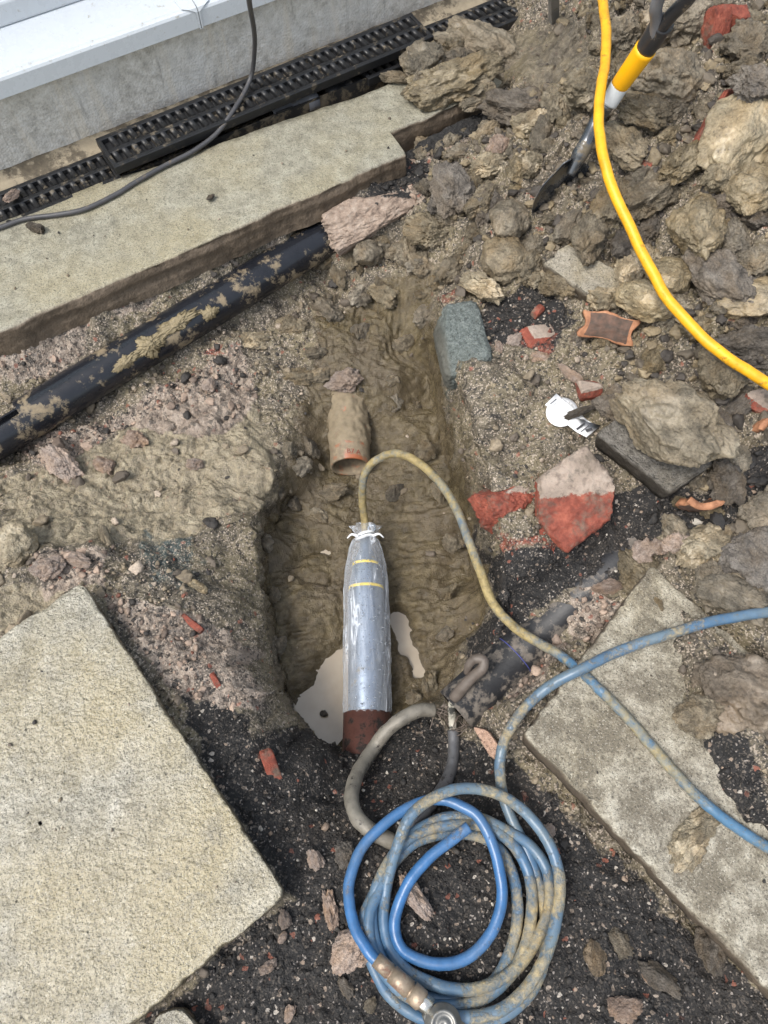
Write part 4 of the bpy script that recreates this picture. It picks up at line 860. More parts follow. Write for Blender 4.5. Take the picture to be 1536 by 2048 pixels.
plate('flat_stone', [U(944, 1452, -.11), U(975, 1460, -.10), U(1003, 1500, -.10), U(1001, 1528, -.11), U(980, 1515, -.12)], .018, PINKST, 'flat salmon-pink stone beside the hose near the slab end', 'stone', .008, .003, seed=6)

# ------------------------------------------------------------------ bricks, shards, label, shovel
def rot(rx, ry, rz):
    return np.array(Matrix.Rotation(rz, 3, 'Z') @ Matrix.Rotation(ry, 3, 'Y') @ Matrix.Rotation(rx, 3, 'X'))
def brick_mat():
    M = Mat('broken_brick'); M.offset_random(); n = M.noise(34, 6, .72)
    red = M.ramp(n, [(.25, (.075, .018, .012)), (.5, (.22, .052, .031)), (.75, (.36, .11, .068))])
    mo = M.ramp(M.noise(44, 6, .72), [(.3, (.16, .125, .10)), (.5, (.34, .275, .225)), (.75, (.48, .41, .35))])
    k = M.math('ADD', M.sep(M.attr('side'))[0], M.math('MULTIPLY', M.math('SUBTRACT', M.noise(42, 7, .8), .5), 2.0)); c = M.mix(M.ramp(k, [(.42, 0.0), (.58, 1.0)]), red, mo)
    c = M.mix(M.ramp(M.noise(22, 6, .75), [(.50, 0.0), (.64, .85)]), c, M.ramp(M.noise(80, 4), [(.3, (.045, .036, .028)), (.7, (.17, .135, .10))]))
    return M.done(c, .72, M.bump(M.noise(70, 6, .75), .8, .006))
MAT_BRICK = brick_mat()
def block(name, seed, pos, dims, R, label, cat, mat, mort=(0, 0, 1), mlev=.55, sub=6, sq=9.0, rough=.07, cuts=3, group=None):
    """broken squared block: superquadric box, cut by fracture planes and roughened; 'side' marks the face that carries mortar"""
    r = np.random.default_rng(seed); V, F = ico(sub); V = V.copy(); pw = (np.abs(V) ** sq).sum(1) ** (1 / sq); V /= pw[:, None]
    for _ in range(cuts):
        n = r.normal(size=3); n /= np.linalg.norm(n); hh = r.uniform(.72, 1.05); V -= n * (np.maximum(V @ n - hh, 0) * .98)[:, None]
    m = (V @ np.asarray(mort, float)); am = sstep(mlev, mlev + .3, m)
    dsp = rough * (.55 * fbm(V * 2.2 + seed, 3) + .5 * ridged(V * 5 + seed, 3) - .3); V = V * (1 + dsp[:, None]) * (np.asarray(dims) / 2)
    V = V @ np.asarray(R).T + pos
    return tag(mesh(name, V, F, mat, attrs={'side': am[:, None].repeat(3, 1)}), label, cat, group)
block('brick', 41, U(1138, 998, -.022), (.175, .155, .15), rot(.34, -.34, .62), 'big broken red brick with pale mortar on its upper face', 'brick', MAT_BRICK, (.50, .66, .56), .50, cuts=6, rough=.085, sq=14.0)
block('brick', 42, U(1018, 1008, -.04), (.125, .10, .09), rot(.3, .2, .5), 'orange-red brick lump with smeared mortar left of the big broken brick', 'brick', MAT_BRICK, (.2, .5, .8), .80, cuts=6, rough=.13, sq=12.0)
block('brick', 43, U(1085, 1066, -.05), (.09, .08, .06), rot(.5, .2, 1.0), 'crumbling red brick lump sunk in the ash below the big broken brick', 'brick', MAT_BRICK, (0, 0, 1), 1.2, cuts=5, rough=.2)
block('brick', 44, U(1419, 250, .245), (.165, .03, .06), rot(.25, -.45, .98), 'long flat red brick shard standing on edge beside the smooth yellow clod', 'brick', MAT_BRICK, (0, 1, 0), 1.2, cuts=3, rough=.10)
block('brick', 45, U(1296, 335, .175), (.055, .035, .06), rot(.3, .3, .9), 'small red brick chip in a dark gap of the spoil heap', 'brick', MAT_BRICK, (0, 0, 1), 1.2, cuts=4)
block('brick', 46, U(1462, 36, .29), (.07, .05, .05), rot(.3, .1, .3), 'flat red brick piece near the top right corner', 'brick', MAT_BRICK, (0, 0, 1), 1.3, cuts=4)
block('brick', 47, U(1428, 80, .26), (.05, .05, .14), rot(-.5, .1, .4), 'dark purple-red brick end below the flat piece in the top right corner', 'brick', MAT_BRICK, (0, 0, 1), 1.3, cuts=4)
block('brick', 48, U(1176, 778, .025), (.055, .045, .04), rot(.2, .1, .2), 'small red brick piece with a pink top beside the white label', 'brick', MAT_BRICK, (0, .3, .9), .4, cuts=4)
block('brick', 49, G(545, 1540) + [0, 0, .003], (.026, .018, .085), rot(-1.0, .1, .42), 'bright red brick sliver standing in the black ash by the pit edge', 'brick', MAT_BRICK, (0, 0, 1), 1.3, sub=5, cuts=5)
block('brick', 50, G(432, 1362) + [0, 0, .003], (.012, .012, .035), rot(-1.2, 0, .5), 'thin red brick sliver in the left bank of the pit', 'brick', MAT_BRICK, (0, 0, 1), 1.3, sub=5, cuts=4)
block('brick', 51, G(385, 1248) + [0, 0, .003], (.055, .014, .016), rot(.1, .1, -.62), 'narrow red chip among the pale grit above the large slab edge', 'brick', MAT_BRICK, (0, 0, 1), 1.3, sub=5, cuts=4)
block('brick', 52, G(497, 1430) + [0, 0, .003], (.018, .014, .09), rot(-1.1, 0, .55), 'long salmon brick sliver along the left rim of the pit', 'brick', MAT_BRICK, (0, .5, .6), .5, sub=5, cuts=4)
block('brick', 53, G(1075, 625) + [0, 0, .003], (.03, .02, .025), rot(.1, .2, .8), 'tiny crimson brick chip in the ash near the concrete fragment', 'brick', MAT_BRICK, (0, 0, 1), 1.4, sub=4, cuts=4)
block('brick', 54, G(905, 620) + [0, 0, .003], (.03, .022, .022), rot(.2, .2, .3), 'small orange brick chip on top of the green-grey block', 'brick', MAT_BRICK, (0, 0, 1), 1.4, sub=4, cuts=4)
block('brick', 55, U(1075, 672, .0), (.08, .055, .03), rot(.1, .1, .5), 'flat dusty pink brick piece lying in the rubble right of the pit', 'brick', MAT_BRICK, (0, 0, 1), .75, sub=5, cuts=4)
block('brick', 56, G(553, 1410) + [0, 0, .003], (.016, .022, .075), rot(-.95, 0, .45), 'orange-red sliver at the edge of the water', 'brick', MAT_BRICK, (0, 0, 1), 1.4, sub=4, cuts=4)
block('brick', 57, G(503, 1130) + [0, 0, .003], (.014, .014, .06), rot(-1.0, 0, .3), 'orange brick sliver in the clay of the left pit wall', 'brick', MAT_BRICK, (0, .3, 1), .6, sub=4, cuts=4)
MORT = Mat('mortar_and_ash'); MORT.offset_random()
_n = MORT.noise(34, 6, .72); _c = MORT.ramp(_n, [(.28, (.13, .095, .075)), (.48, (.34, .26, .205)), (.72, (.52, .43, .36))])
_k = MORT.math('ADD', MORT.sep(MORT.attr('side'))[0], MORT.math('MULTIPLY', MORT.math('SUBTRACT', MORT.noise(17, 6, .75), .5), 1.5))
_a = MORT.ramp(MORT.noise(170, 4, .7), [(.3, (.006, .006, .007)), (.6, (.03, .029, .028)), (.8, (.22, .19, .17))])
MORT.done(MORT.mix(MORT.ramp(_k, [(.44, 0.0), (.58, 1.0)]), _c, _a), .75, MORT.bump(MORT.noise(120, 5, .75), .8, .004, MORT.bump(MORT.noise(40, 6, .75), .9, .010)))
block('mortar_lump', 71, U(742, 428, -.105), (.27, .10, .085), rot(.42, -.03, .60), 'pinkish mortar lump overhanging the end of the black pipe below the path', 'rubble', MORT.m, (.62, .35, .6), .72, cuts=3, rough=.16)
block('mortar_lump', 72, U(893, 300, -.075), (.25, .085, .075), rot(.42, .0, .62), 'black ash and mortar lump under the notched end of the path', 'rubble', MORT.m, (-.25, .45, .85), .30, cuts=3, rough=.18)
GRN = concrete_mat('green_grey_stone', (.115, .135, .128), (.05, .058, .055), (.22, .245, .235), .0, .7, (.10, .10, .085), pits=False, pat=4)
block('concrete_block', 61, U(922, 690, -.036), (.115, .18, .11), rot(.0, -.10, .16), 'green-grey concrete block in the corner of the pit wall', 'rubble', GRN, (-1, 0, 0), .55, cuts=3, rough=.07)
TERRA = Mat('terracotta'); TERRA.offset_random()
_n = TERRA.noise(30, 5, .7); _c = TERRA.ramp(_n, [(.3, (.20, .085, .045)), (.55, (.40, .19, .10)), (.8, (.52, .30, .18))])
_k = TERRA.math('ADD', TERRA.sep(TERRA.attr('side'))[0], TERRA.math('MULTIPLY', TERRA.math('SUBTRACT', TERRA.noise(26, 5, .7), .5), .8))
TERRA.done(TERRA.mix(TERRA.ramp(_k, [(.45, 0.0), (.6, 1.0)]), _c, TERRA.ramp(TERRA.noise(60, 5), [(.3, (.06, .045, .035)), (.7, (.15, .085, .06))])), .7, TERRA.bump(TERRA.noise(90, 5, .75), .6, .004))
def shard(pos, R, r, arc, L, th, label, muddy=1.0, seed=0):
    V, sd_ = [], []; na_, nl = 40, 26
    def put(rr_, a, y, s_): V.append((rr_ * math.sin(a), y, rr_ * math.cos(a) - r)); sd_.append(s_)
    rad = [r, r - th * .5, r - th]
    rows_ = []
    for ri, rr_ in enumerate((r, r - th)):
        for i in range(na_ + 1):
            for j in range(nl + 1):
                a = -arc / 2 + arc * i / na_; y = -L / 2 + L * j / nl
                a2 = a + .05 * math.sin(j * .33 + seed) * (abs(a) / (arc / 2)) ** 6; y2 = y * (1 + .10 * math.sin(i * .17 + seed) * (abs(y) / (L / 2)) ** 4)
                put(rr_, a2, y2, muddy if 2 < i < na_ - 2 and 2 < j < nl - 2 else 0.0)
    F = []; w = nl + 1; o2 = (na_ + 1) * w
    for i in range(na_):
        for j in range(nl):
            a, b, c_, d = i * w + j, i * w + j + 1, (i + 1) * w + j + 1, (i + 1) * w + j; F += [(a, b, c_, d), (o2 + a, o2 + d, o2 + c_, o2 + b)]
    for i in range(na_): F += [(i * w, (i + 1) * w, o2 + (i + 1) * w, o2 + i * w), (i * w + nl, o2 + i * w + nl, o2 + (i + 1) * w + nl, (i + 1) * w + nl)]
    for j in range(nl): F += [(j, o2 + j, o2 + j + 1, j + 1), (na_ * w + j, na_ * w + j + 1, o2 + na_ * w + j + 1, o2 + na_ * w + j)]
    V = np.array(V) @ np.asarray(R).T; V += .0018 * np.stack([fbm(V * 60 + k * 9 + seed, 3) for k in range(3)], 1); V += pos
    return tag(mesh('pipe_shard', V, F, TERRA.m, smooth=True, attrs={'side': np.array(sd_)[:, None].repeat(3, 1)}), label, 'pipe shard')
def basis(axis, nrm):
    y = np.array(axis, float); y /= np.linalg.norm(y); z_ = np.array(nrm, float); z_ -= y * (z_ @ y); z_ /= np.linalg.norm(z_); return np.stack([np.cross(y, z_), y, z_], 1)
shard(U(1218, 655, .075), basis((.97, -.22, -.05), (-.1, -.72, .69)), .085, .72, .118, .015, 'curved terracotta pipe shard standing on edge below the concrete fragment', .85, 1)
shard(U(1400, 1022, .045), basis((.15, -.35, .92), (.05, -.93, -.35)), .062, 1.5, .05, .014, 'curved orange pipe shard lying beneath the dark broken slab', .8, 2)
shard(U(1524, 838, .10), basis((.1, -.45, .88), (-.25, .85, .45)), .036, 2.0, .05, .014, 'hook-shaped orange terracotta shard at the right edge', .0, 3)
block('brick', 58, U(1522, 806, .10), (.07, .05, .045), rot(.3, .2, .25), 'dusty pink brick piece above the hook-shaped shard at the right edge', 'brick', MAT_BRICK, (0, .3, .9), .3, cuts=4)
# white paper label trodden into the grit
PAPER = quick('white_paper', (.80, .82, .84), .5, var=.04, bump=.1, dirt=((.45, .42, .38), .06, 40)); INK = quick('grey_ink', (.05, .05, .055), .7)
lab = thing('paper_label', G(1145, 832), 'white printed paper label of a disc and a strip lying in the grit', 'label')
def sheet(pts, zoff, n=5, bend=0.0):
    P = np.array([U(u, v, LZ) for u, v in pts]); R_ = cr(P, n, True) if len(pts) > 8 else np.vstack([P[i] + (P[(i + 1) % len(P)] - P[i]) * t for i in range(len(P)) for t in np.linspace(0, 1, 12, endpoint=False)])
    c_ = R_.mean(0); k = len(R_); V = [c_]; F = []
    for j, s in enumerate((.33, .66, 1.0)): V += list(c_ + (R_ - c_) * s)
    V = np.array(V); V[:, 2] += zoff + .0035 * fbm(V * 18 + 4, 3) + bend * (V[:, 0] - c_[0]) ** 2
    for i in range(k):
        F.append((0, 1 + i, 1 + (i + 1) % k))
        for j in (0, 1): a = 1 + j * k; F.append((a + i, a + k + i, a + k + (i + 1) % k, a + (i + 1) % k))
    return V, F
LZ = max(H(G(1130, 820)[0], G(1130, 820)[1]), H(G(1165, 850)[0], G(1165, 850)[1]), .0) + .014
def solid(o, t=.0005): m = o.modifiers.new('t', 'SOLIDIFY'); m.thickness = t; return o
a = np.linspace(0, 2 * np.pi, 28, endpoint=False)
solid(mesh('disc', *sheet([(1124 + 32 * math.cos(q), 824 + 31 * math.sin(q) * .93) for q in a], 0, 2), PAPER, lab))
solid(mesh('strip', *sheet([(1112, 789), (1122, 797), (1141, 812), (1168, 836), (1186, 849), (1201, 853), (1172, 876), (1152, 866), (1128, 846), (1105, 822), (1089, 812)], .0030, 1, .0), PAPER, lab))
def ink(pts, w, name='print'):
    P = np.array([U(u, v, LZ + .0075) for u, v in pts]); P[:, 2] += .0035 * fbm(P * 18 + 4, 3) - .0006
    d = P[-1] - P[0]; s_ = np.cross(d, [0, 0, 1]); s_ /= np.linalg.norm(s_)
    mesh(name, np.vstack([P - s_ * w, P + s_ * w]), [(0, 1, 3, 2)] if len(P) == 2 else [(i, i + 1, len(P) + i + 1, len(P) + i) for i in range(len(P) - 1)], INK, lab, smooth=False)
for k in range(8):
    f = k / 8; a0, a1 = np.array([1099 + 40 * f, 809 + 34 * f]), np.array([1116 + 40 * f, 795 + 34 * f]); ink([a0 + (a1 - a0) * .08, a0 + (a1 - a0) * rnd.uniform(.75, .95)], .0009 if k == 0 else .00035, 'printed_line')
ink([(1153, 859), (1170, 846)], .0024, 'bar'); ink([(1161, 864), (1178, 851)], .0010, 'bar'); ink([(1172, 861), (1185, 857)], .0036, 'bar')

# shovel
def seg(p0, p1, r0, r1, sides=20, n=12):
    P = np.array([np.asarray(p0) + (np.asarray(p1) - np.asarray(p0)) * t for t in np.linspace(0, 1, n)]); return tube(P, np.linspace(r0, r1, n), sides)
shv = thing('shovel', U(1150, 330, .1), 'shovel with dark blade, yellow sleeve and black grip stuck in the spoil heap', 'shovel')
SH_M = quick('worn_dark_steel', (.12, .13, .145), .26, .8, var=.4, sc=9, bump=.15, dirt=((.17, .14, .095), .36, 16)); SH_B = quick('black_grip', (.028, .029, .033), .33, var=.2, bump=.1, dirt=((.25, .2, .14), .05, 30))
SH_Y = quick('yellow_sleeve', (.85, .43, .006), .35, var=.06, bump=.05); SH_W = quick('pale_ferrule', (.66, .70, .73), .35, .25, var=.06, bump=.1)
k0, k1, k2, k3, k4 = U(1172, 286, .21), U(1218, 207, .285), U(1239, 171, .325), U(1292, 97, .425), U(1326, 45, .49)
mesh('neck', *tube(cr(np.array([U(1140, 350, .15), U(1156, 316, .182), k0, U(1193, 242, .24), k1]), 8), np.interp(np.arange(33), [0, 10, 20, 32], [.010, .020, .0165, .0155]), 20), SH_M, shv)
mesh('ferrule', *seg(k1, k2, .0195, .0212), SH_W, shv); mesh('sleeve', *seg(k2, k3, .0205, .0235), SH_Y, shv); mesh('socket', *seg(k3, k4, .0215, .024), SH_B, shv)
rv = (k2 - k1) / np.linalg.norm(k2 - k1)
mesh('rivet', *(lambda q: (q[0] * .0045 + (k1 - rv * .006 + np.array([0, -.010, .014])), q[1]))(ico(3)), quick('rivet_steel', (.8, .8, .8), .2, .9), shv)
mesh('rivet', *(lambda q: (q[0] * .0045 + (k3 + rv * .03 + np.array([.003, -.014, .0185])), q[1]))(ico(3)), bpy.data.materials['rivet_steel'], shv)
mesh('grip_arm', *tube(cr(np.array([k4 - rv * .02, U(1345, 28, .52), U(1378, -5, .56), U(1400, -45, .60), U(1408, -90, .66)]), 8), .0135, 16), SH_B, shv)
mesh('grip_arm', *tube(cr(np.array([k4 - rv * .025, U(1313, 40, .50), U(1312, 15, .53), U(1325, -20, .57), U(1352, -75, .64)]), 8), .0125, 16), quick('grey_grip', (.16, .165, .18), .35, var=.2), shv)
mesh('grip_bar', *tube(np.array([U(1408, -90, .66), U(1352, -75, .64)]), .015, 16), SH_B, shv)
bt, bp = U(1156, 318, .165), U(1068, 428, .035); bl = bp - bt; BL = np.linalg.norm(bl); bl /= BL
wd = U(1200, 320, .13) - U(1108, 318, .135); wd -= bl * (wd @ bl); wd /= np.linalg.norm(wd); bn = np.cross(wd, bl); bn = bn if bn[2] > 0 else -bn
wd, bn = wd * math.cos(.5) - bn * math.sin(.5), bn * math.cos(.5) + wd * math.sin(.5)
nu, nv = 33, 33; V = []
for j in range(nv):
    t = j / (nv - 1); hw = np.interp(t, [0, .08, .5, .75, .9, 1.0], [.058, .068, .070, .058, .040, .018])
    for i in range(nu):
        u_ = -1 + 2 * i / (nu - 1); lift = .024 * u_ * u_ * (1 - .5 * t) - .010 * (math.exp(-(u_ / .22) ** 2)) * -(1 - t) + .010 * (t - .5) ** 2
        endr = 0
        V.append(bt + bl * (BL * t - endr * (t - .9) * 10) + wd * hw * u_ + bn * lift)
V = np.array(V); F = [(j * nu + i, j * nu + i + 1, (j + 1) * nu + i + 1, (j + 1) * nu + i) for j in range(nv - 1) for i in range(nu - 1)]
o = mesh('blade', V, F, SH_M, shv); m = o.modifiers.new('t', 'SOLIDIFY'); m.thickness = .0025; m.offset = 0
def text_on(parent, body, size, place, mat, name='lettering'):
    cu = bpy.data.curves.new('t', 'FONT'); cu.body = body; cu.size = size; cu.align_x = 'CENTER'; cu.align_y = 'CENTER'
    to = bpy.data.objects.new('t', cu); COL.objects.link(to); dg = bpy.context.evaluated_depsgraph_get(); me = to.evaluated_get(dg).to_mesh()
    V = np.array([v.co[:] for v in me.vertices]); F = [tuple(p.vertices) for p in me.polygons]; to.to_mesh_clear(); bpy.data.objects.remove(to)
    return mesh(name, np.array([place(x, y) for x, y, _ in V]), F, mat, parent, smooth=False)
tv = np.array([0, 0, 1.4]) - (k2 + k3) / 2; tv -= rv * (tv @ rv); tv /= np.linalg.norm(tv); tsd = np.cross(rv, tv)
def on_sleeve(x, y):
    a_ = y / .022 + .62; t_ = (x + .01) + np.linalg.norm(k3 - k2) * .5; r_ = np.interp(t_, [0, np.linalg.norm(k3 - k2)], [.0205, .0235]) + .0005
    return k2 + rv * t_ + r_ * (np.cos(a_) * tv + np.sin(a_) * tsd)
text_on(shv, 'X TRADES', .024, on_sleeve, quick('black_ink', (.012, .012, .012), .5))
tv2 = np.array([0, 0, 1.0]); ts2 = np.cross(oax, tv2)
text_on(orp, 'B7 A', .019, lambda x, y: oa + oax * (.018 + y) + .0556 * (np.cos((x + .012) / .055) * tv2 + np.sin((x + .012) / .055) * np.array([1.0, 0, 0])), quick('red_ink', (.20, .03, .02), .6))

# square post and orange fitting at the far edge
pp = thing('square_post', G(1108, 55), 'grey square metal post end standing on the mud beyond the path', 'post')
GALV = quick('galvanised', (.30, .30, .295), .42, .6, var=.2, sc=14, dirt=((.2, .17, .12), .08, 20))
p0, p1 = U(1108, 56, .035), U(1106, -160, .42); mesh('tube', *tube(np.array([p0 + (p1 - p0) * t for t in np.linspace(0, 1, 5)]), .017, 4, True), GALV, pp, smooth=False)
mesh('end_plug', *tube(np.array([p0 + (p0 - p1) / np.linalg.norm(p1 - p0) * .018, p0 - (p0 - p1) * .0005]), .0155, 4, True), quick('rusty_plug', (.035, .022, .014), .7, dirt=((.4, .16, .05), .3, 60)), pp, smooth=False)
tag(mesh('hose_fitting', *lathe(U(1146, 0, .06), U(1192, -6, .08), [(0, 0), (0, .016), (.03, .017), (.03, .021), (.048, .021), (.048, .015), (.07, .014), (.07, 0)], 20), quick('orange_plastic', (.60, .19, .01), .4, var=.1)), 'orange hose fitting at the top edge beside the yellow hose', 'hose fitting')

# ------------------------------------------------------------------ clods, stones
def clod_mat(name, lo, mid, hi, smoothness=.5, rough=.55):
    M = Mat(name); rd = M.offset_random()                  # object space of a lump: radius 1
    n = M.noise(2.6, 7, .68); big = M.noise(.9, 4, .6); fine = M.noise(14, 5, .75)
    c = M.ramp(n, [(.27, lo), (.5, mid), (.74, hi)])
    c = M.mix(M.ramp(big, [(.45, 0.0), (.65, .5)]), c, tuple(q * f for q, f in zip(mid, (1.25, 1.05, .75))))
    c = M.mix(M.ramp(fine, [(.30, .7), (.46, 0.0)]), c, tuple(q * .45 for q in lo)); c = M.mix(M.ramp(fine, [(.58, 0.0), (.72, .6)]), c, tuple(min(.75, q * 1.25) for q in hi))
    hs = M.n('ShaderNodeHueSaturation'); M.l(c, hs.inputs['Color']); M.l(M.math('ADD', .74, M.math('MULTIPLY', rd, .5)), hs.inputs['Value'])
    M.l(M.math('ADD', .75, M.math('MULTIPLY', M.math('FRACT', M.math('MULTIPLY', rd, 7.3)), .35)), hs.inputs['Saturation']); c = hs.outputs[0]
    gr = M.sep(M.vor(30, out='Color'))
    c = M.mix(M.math('MULTIPLY', M.ramp(gr[0], [(.0, .6), (.07, .5), (.09, 0.0)]), M.bw(M.ramp(n, [(.4, 1.0), (.55, 0.0)]))), c, (.05, .043, .036))
    sm = M.ramp(M.noise(1.1, 3, .5), [(.42, 1.0), (.58, 1 - smoothness)])
    ro = M.math('ADD', rough - .14, M.math('MULTIPLY', M.bw(sm), .25), clamp=True)
    b = M.bump(M.math('MULTIPLY', M.noise(5, 6, .75), M.bw(sm)), 1.0, .012)
    b = M.bump(M.math('MULTIPLY', M.vor(15), M.bw(sm)), .7, .004, b); b = M.bump(M.math('MULTIPLY', fine, M.bw(sm)), .7, .004, b)
    return M.done(c, ro, b)
CL_Y = clod_mat('yellow_clay', (.14, .112, .068), (.30, .245, .152), (.45, .385, .265), .85, .38)
CL_G = clod_mat('grey_brown_earth', (.075, .062, .043), (.195, .162, .112), (.36, .312, .228), .55, .40)
CL_D = clod_mat('dark_earth', (.05, .043, .036), (.15, .13, .108), (.29, .26, .22), .2, .7)
CL_P = clod_mat('pinkish_stone', (.20, .145, .115), (.42, .32, .26), (.58, .48, .41), .3, .6)
CL_B = clod_mat('brown_clay', (.09, .065, .04), (.21, .16, .105), (.32, .26, .185), .8, .5)
CL_M = clod_mat('muddy_tan_clay', (.08, .066, .044), (.21, .174, .115), (.36, .308, .218), .7, .38)
LIB = []
for k in range(22):
    V, F = lump(500 + k, 6, (1, rng.uniform(.65, .95), rng.uniform(.5, .8)), int(rng.integers(2, 7)), (.45, .9), .36, .16, .045, 0.0)
    me_ = mesh('clod_source', V, F, CL_G, loc=(0, 0, 0)); LIB.append(me_.data); bpy.data.objects.remove(me_)
SMO, RGH = [], []
for k in range(6):
    V, F = lump(590 + k, 6, (1, .85, .66), 4, (.55, .85), .30, .11, .030)
    me_ = mesh('clod_source', V, F, CL_M, loc=(0, 0, 0)); RGH.append(me_.data); bpy.data.objects.remove(me_)
for k in range(4):
    V, F = lump(560 + k, 6, (1, .85, .66), 3, (.7, .95), .20, .045, .012)
    me_ = mesh('clod_source', V, F, CL_Y, loc=(0, 0, 0)); SMO.append(me_.data); bpy.data.objects.remove(me_)
def clod(u, v, px, mat, label, cat='clay clod', name='clay_clod', lib=None, rz=None, sink=.35, asp=1.0, z=None, group=None, xy=None, size=None, seed=None):
    r_ = random.Random(seed if seed is not None else int(u * 7 + v * 13))
    q = np.array([xy[0], xy[1], float(H(xy[0], xy[1]))]) if xy is not None else (U(u, v, z) if z is not None else G(u, v))
    R0 = size if size else px / 2 * np.linalg.norm(q - [0, 0, 1.4]) / FPX
    if xy is None:                                      # stand where its middle, not its foot, was seen
        up_ = R0 * (.62 - sink * 1.2); q = U(u, v, z + up_) if z is not None else hit(u, v, lambda X_, Y_: H(X_, Y_) + up_); q[2] -= up_
    src = lib[r_.randrange(len(lib))] if lib else LIB[r_.randrange(len(LIB))]
    o = bpy.data.objects.new(name, src.copy() if False else src); COL.objects.link(o)
    o.scale = (R0 * asp, R0 / asp ** .5, R0 * r_.uniform(.85, 1.1)); rz = {'slaty clod lying across the white label': .35, 'wide crumpled yellow clay clod in the middle of the clay on the path': .5, 'elongated tan stone above the white label': -.9}.get(label, rz)
    o.rotation_euler = (r_.uniform(-.35, .35), r_.uniform(-.35, .35), r_.uniform(0, 6.28) if rz is None else rz)
    o.location = (q[0], q[1], q[2] + R0 * (.62 - sink * 1.2))
    if o.material_slots: o.material_slots[0].link = 'OBJECT'; o.material_slots[0].material = mat
    return tag(o, label, cat, group)
Y, G_, D = CL_Y, CL_G, CL_D
